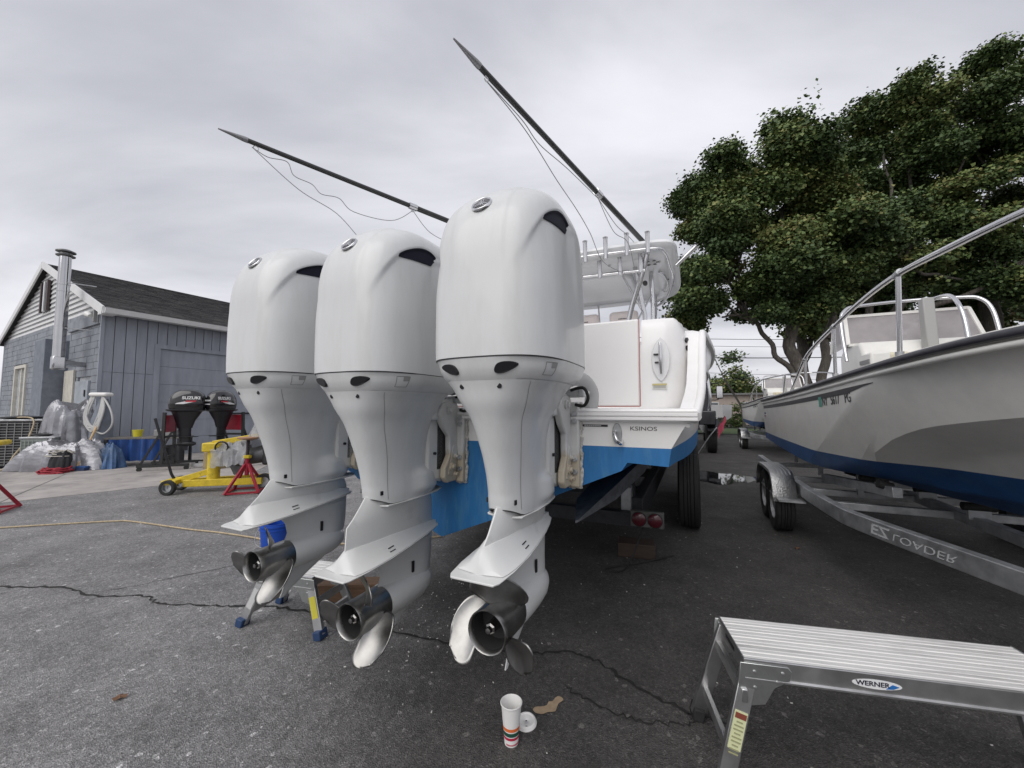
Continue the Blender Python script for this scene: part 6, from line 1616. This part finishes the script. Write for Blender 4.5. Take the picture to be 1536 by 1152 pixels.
tree('tall maple rising at the right edge behind the runabout', (20.5, 18.0, 0), [((4.6, 1.8, 0), (4.4, 1.8, 8.0), .50, .34), ((-3.4, -.3, 0), (-2.2, -.2, 9.0), .30, .15), ((-3.9, -.1, 0), (-3.6, -.1, 7.0), .26, .13), ((-2.9, -.4, 5.2), (3.4, -1.0, 8.4), .14, .07)],
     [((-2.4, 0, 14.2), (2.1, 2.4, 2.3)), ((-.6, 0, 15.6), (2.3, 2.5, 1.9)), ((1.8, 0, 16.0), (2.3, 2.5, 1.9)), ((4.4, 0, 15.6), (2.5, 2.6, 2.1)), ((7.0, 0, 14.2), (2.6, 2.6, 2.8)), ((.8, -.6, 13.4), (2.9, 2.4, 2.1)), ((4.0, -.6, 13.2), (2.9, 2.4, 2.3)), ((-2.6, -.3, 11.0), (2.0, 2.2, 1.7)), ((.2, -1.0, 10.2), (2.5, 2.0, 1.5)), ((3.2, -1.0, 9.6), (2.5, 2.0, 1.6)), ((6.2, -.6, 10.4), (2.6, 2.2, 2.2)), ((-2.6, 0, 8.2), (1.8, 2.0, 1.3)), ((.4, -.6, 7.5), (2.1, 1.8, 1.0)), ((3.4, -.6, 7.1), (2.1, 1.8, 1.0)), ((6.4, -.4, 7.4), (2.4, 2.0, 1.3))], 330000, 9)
tree('dark maple at the back between the two big crowns', (17.8, 23.5, 0), [((0, 0, 0), (0, 0, 6), .4, .3), ((5, -.5, 0), (4.8, -.5, 5), .4, .3)], [((-1.2, 0, 11.5), (3.0, 3.0, 3.2)), ((2.2, 0, 9.5), (3.2, 3.0, 3.0)), ((5.8, 0, 9.6), (3.4, 3.0, 3.6)), ((9.6, 0, 8.8), (3.0, 3.0, 3.0)), ((.2, 0, 7.0), (2.4, 2.4, 1.4)), ((4.2, 0, 6.6), (2.4, 2.4, 1.2))], 60000, 15, .16, (.8, 1.4))
# distant trees seen beneath the crowns
def bush_tree(lab, loc, sc, n, seed):
    o = empty('distant_tree', loc, 0, lab, 'tree', 'distant trees beyond the yard')
    tr = MB(); limb(tr, (0, 0, 0), (0, 0, 3 * sc), .25 * sc, .12 * sc, seed); tr.build('trunk', M_bark, o, 60)
    leafy('crown', o, [((0, 0, 3.6 * sc), (2.4 * sc, 2.2 * sc, 2.0 * sc)), ((-1.4 * sc, 0, 2.6 * sc), (1.7 * sc, 1.8 * sc, 1.5 * sc)), ((1.5 * sc, 0, 2.8 * sc), (1.7 * sc, 1.8 * sc, 1.5 * sc))], n, .16 * sc, seed, sub=(.5 * sc, .9 * sc))
for i, (x, y, sc, lab) in enumerate(((25.0, 46, 1.35, 'dark round distant tree left of the gap between boats'), (30.5, 53, .9, 'paler distant tree right of the dark round one'), (35.5, 58, 1.0, 'distant tree partly behind the far runabout windscreen'), (22.0, 52, 1.2, 'distant tree hidden behind the large boat bow'), (-34, 44, 1.1, 'distant tree peeking out at the left edge behind the workshop'))):
    bush_tree(lab, (x, y, 0), sc, 5200, 40 + i)
# clipped hedge near the far building
hd = tag(bpy.data.objects.new('far_hedge', None), 'dark clipped hedge in front of the low pale building', 'hedge'); COL.objects.link(hd); hd.location = yard(3.2, 33)
leafy('foliage', hd, [((x, 0, .7), (1.1, .6, .8)) for x in (-2, -.6, .8, 2.2)], 5000, .10, 77, sub=(.3, .5))
# ------------------------------------------------------------------ utility poles and wires
def upole(loc, lab):
    o = empty('utility_pole', loc, 0, lab, 'utility pole', 'utility poles')
    MB().tube([(0, 0, 0), (0, 0, 10.2)], [.16, .11], 12).build('pole', mat('pole_wood', (.11, .09, .075), .9, var=.3, vscale=4), o, 50)
    MB().bar((-1.1, 0, 9.3), (1.1, 0, 9.3), .10, .12).build('crossarm', MATS['pole_wood'], o, 0)
    for x in (-1, -.4, .4, 1): MB().lathe([(.04, 9.36), (.06, 9.42), (.03, 9.55)], 10, c=(x, 0, 0)).build('insulator', M_seam2, o, 40)
upole((-6, 38, 0), 'utility pole standing far behind the three motors')
upole((62, 44, 0), 'utility pole far to the right behind the maples')
def wire(z0, z1, sag, lab, y=0.0, r_=.022):
    a, b = Vector((-6, 38 + y, z0)), Vector((62, 44 + y, z1)); pts = []
    for i in range(41):
        t = i / 40; p = a.lerp(b, t); p.z -= sag * 4 * t * (1 - t); pts.append(p)
    tag(MB().tube(pts, r_, 5).build('overhead_wire', mat('wire_black', (.03, .03, .032), .6), None, 60), lab, 'wire', 'overhead wires')
for z0, z1, sg, lab, r_ in ((9.4, 10.4, 1.0, 'highest overhead wire crossing behind the boats', .030), (8.9, 9.5, 1.1, 'second overhead wire from the top behind the boats', .022), (7.6, 8.6, 1.2, 'thick middle overhead wire behind the boats', .050), (7.3, 6.9, 2.0, 'sagging overhead wire below the thick one', .018), (5.2, 5.4, .7, 'lowest pair of overhead wires, upper one', .016), (4.7, 4.8, .7, 'lowest pair of overhead wires, lower one', .016)):
    wire(z0, z1, sg, lab, 0, r_)

pm_ = MB().tube([(15.66, 26, .2), (15.50, 26, 1.6), (14.4, 26, 3.5)], .07, 8).tube([(14.4, 26, 3.5), (13.25, 26, 6.1)], .03, 8)
tag(pm_.build('leaning_mast', mat('mast_grey', (.12, .11, .10), .6), None, 50), 'thin mast leaning left in the gap between the boats', 'mast')
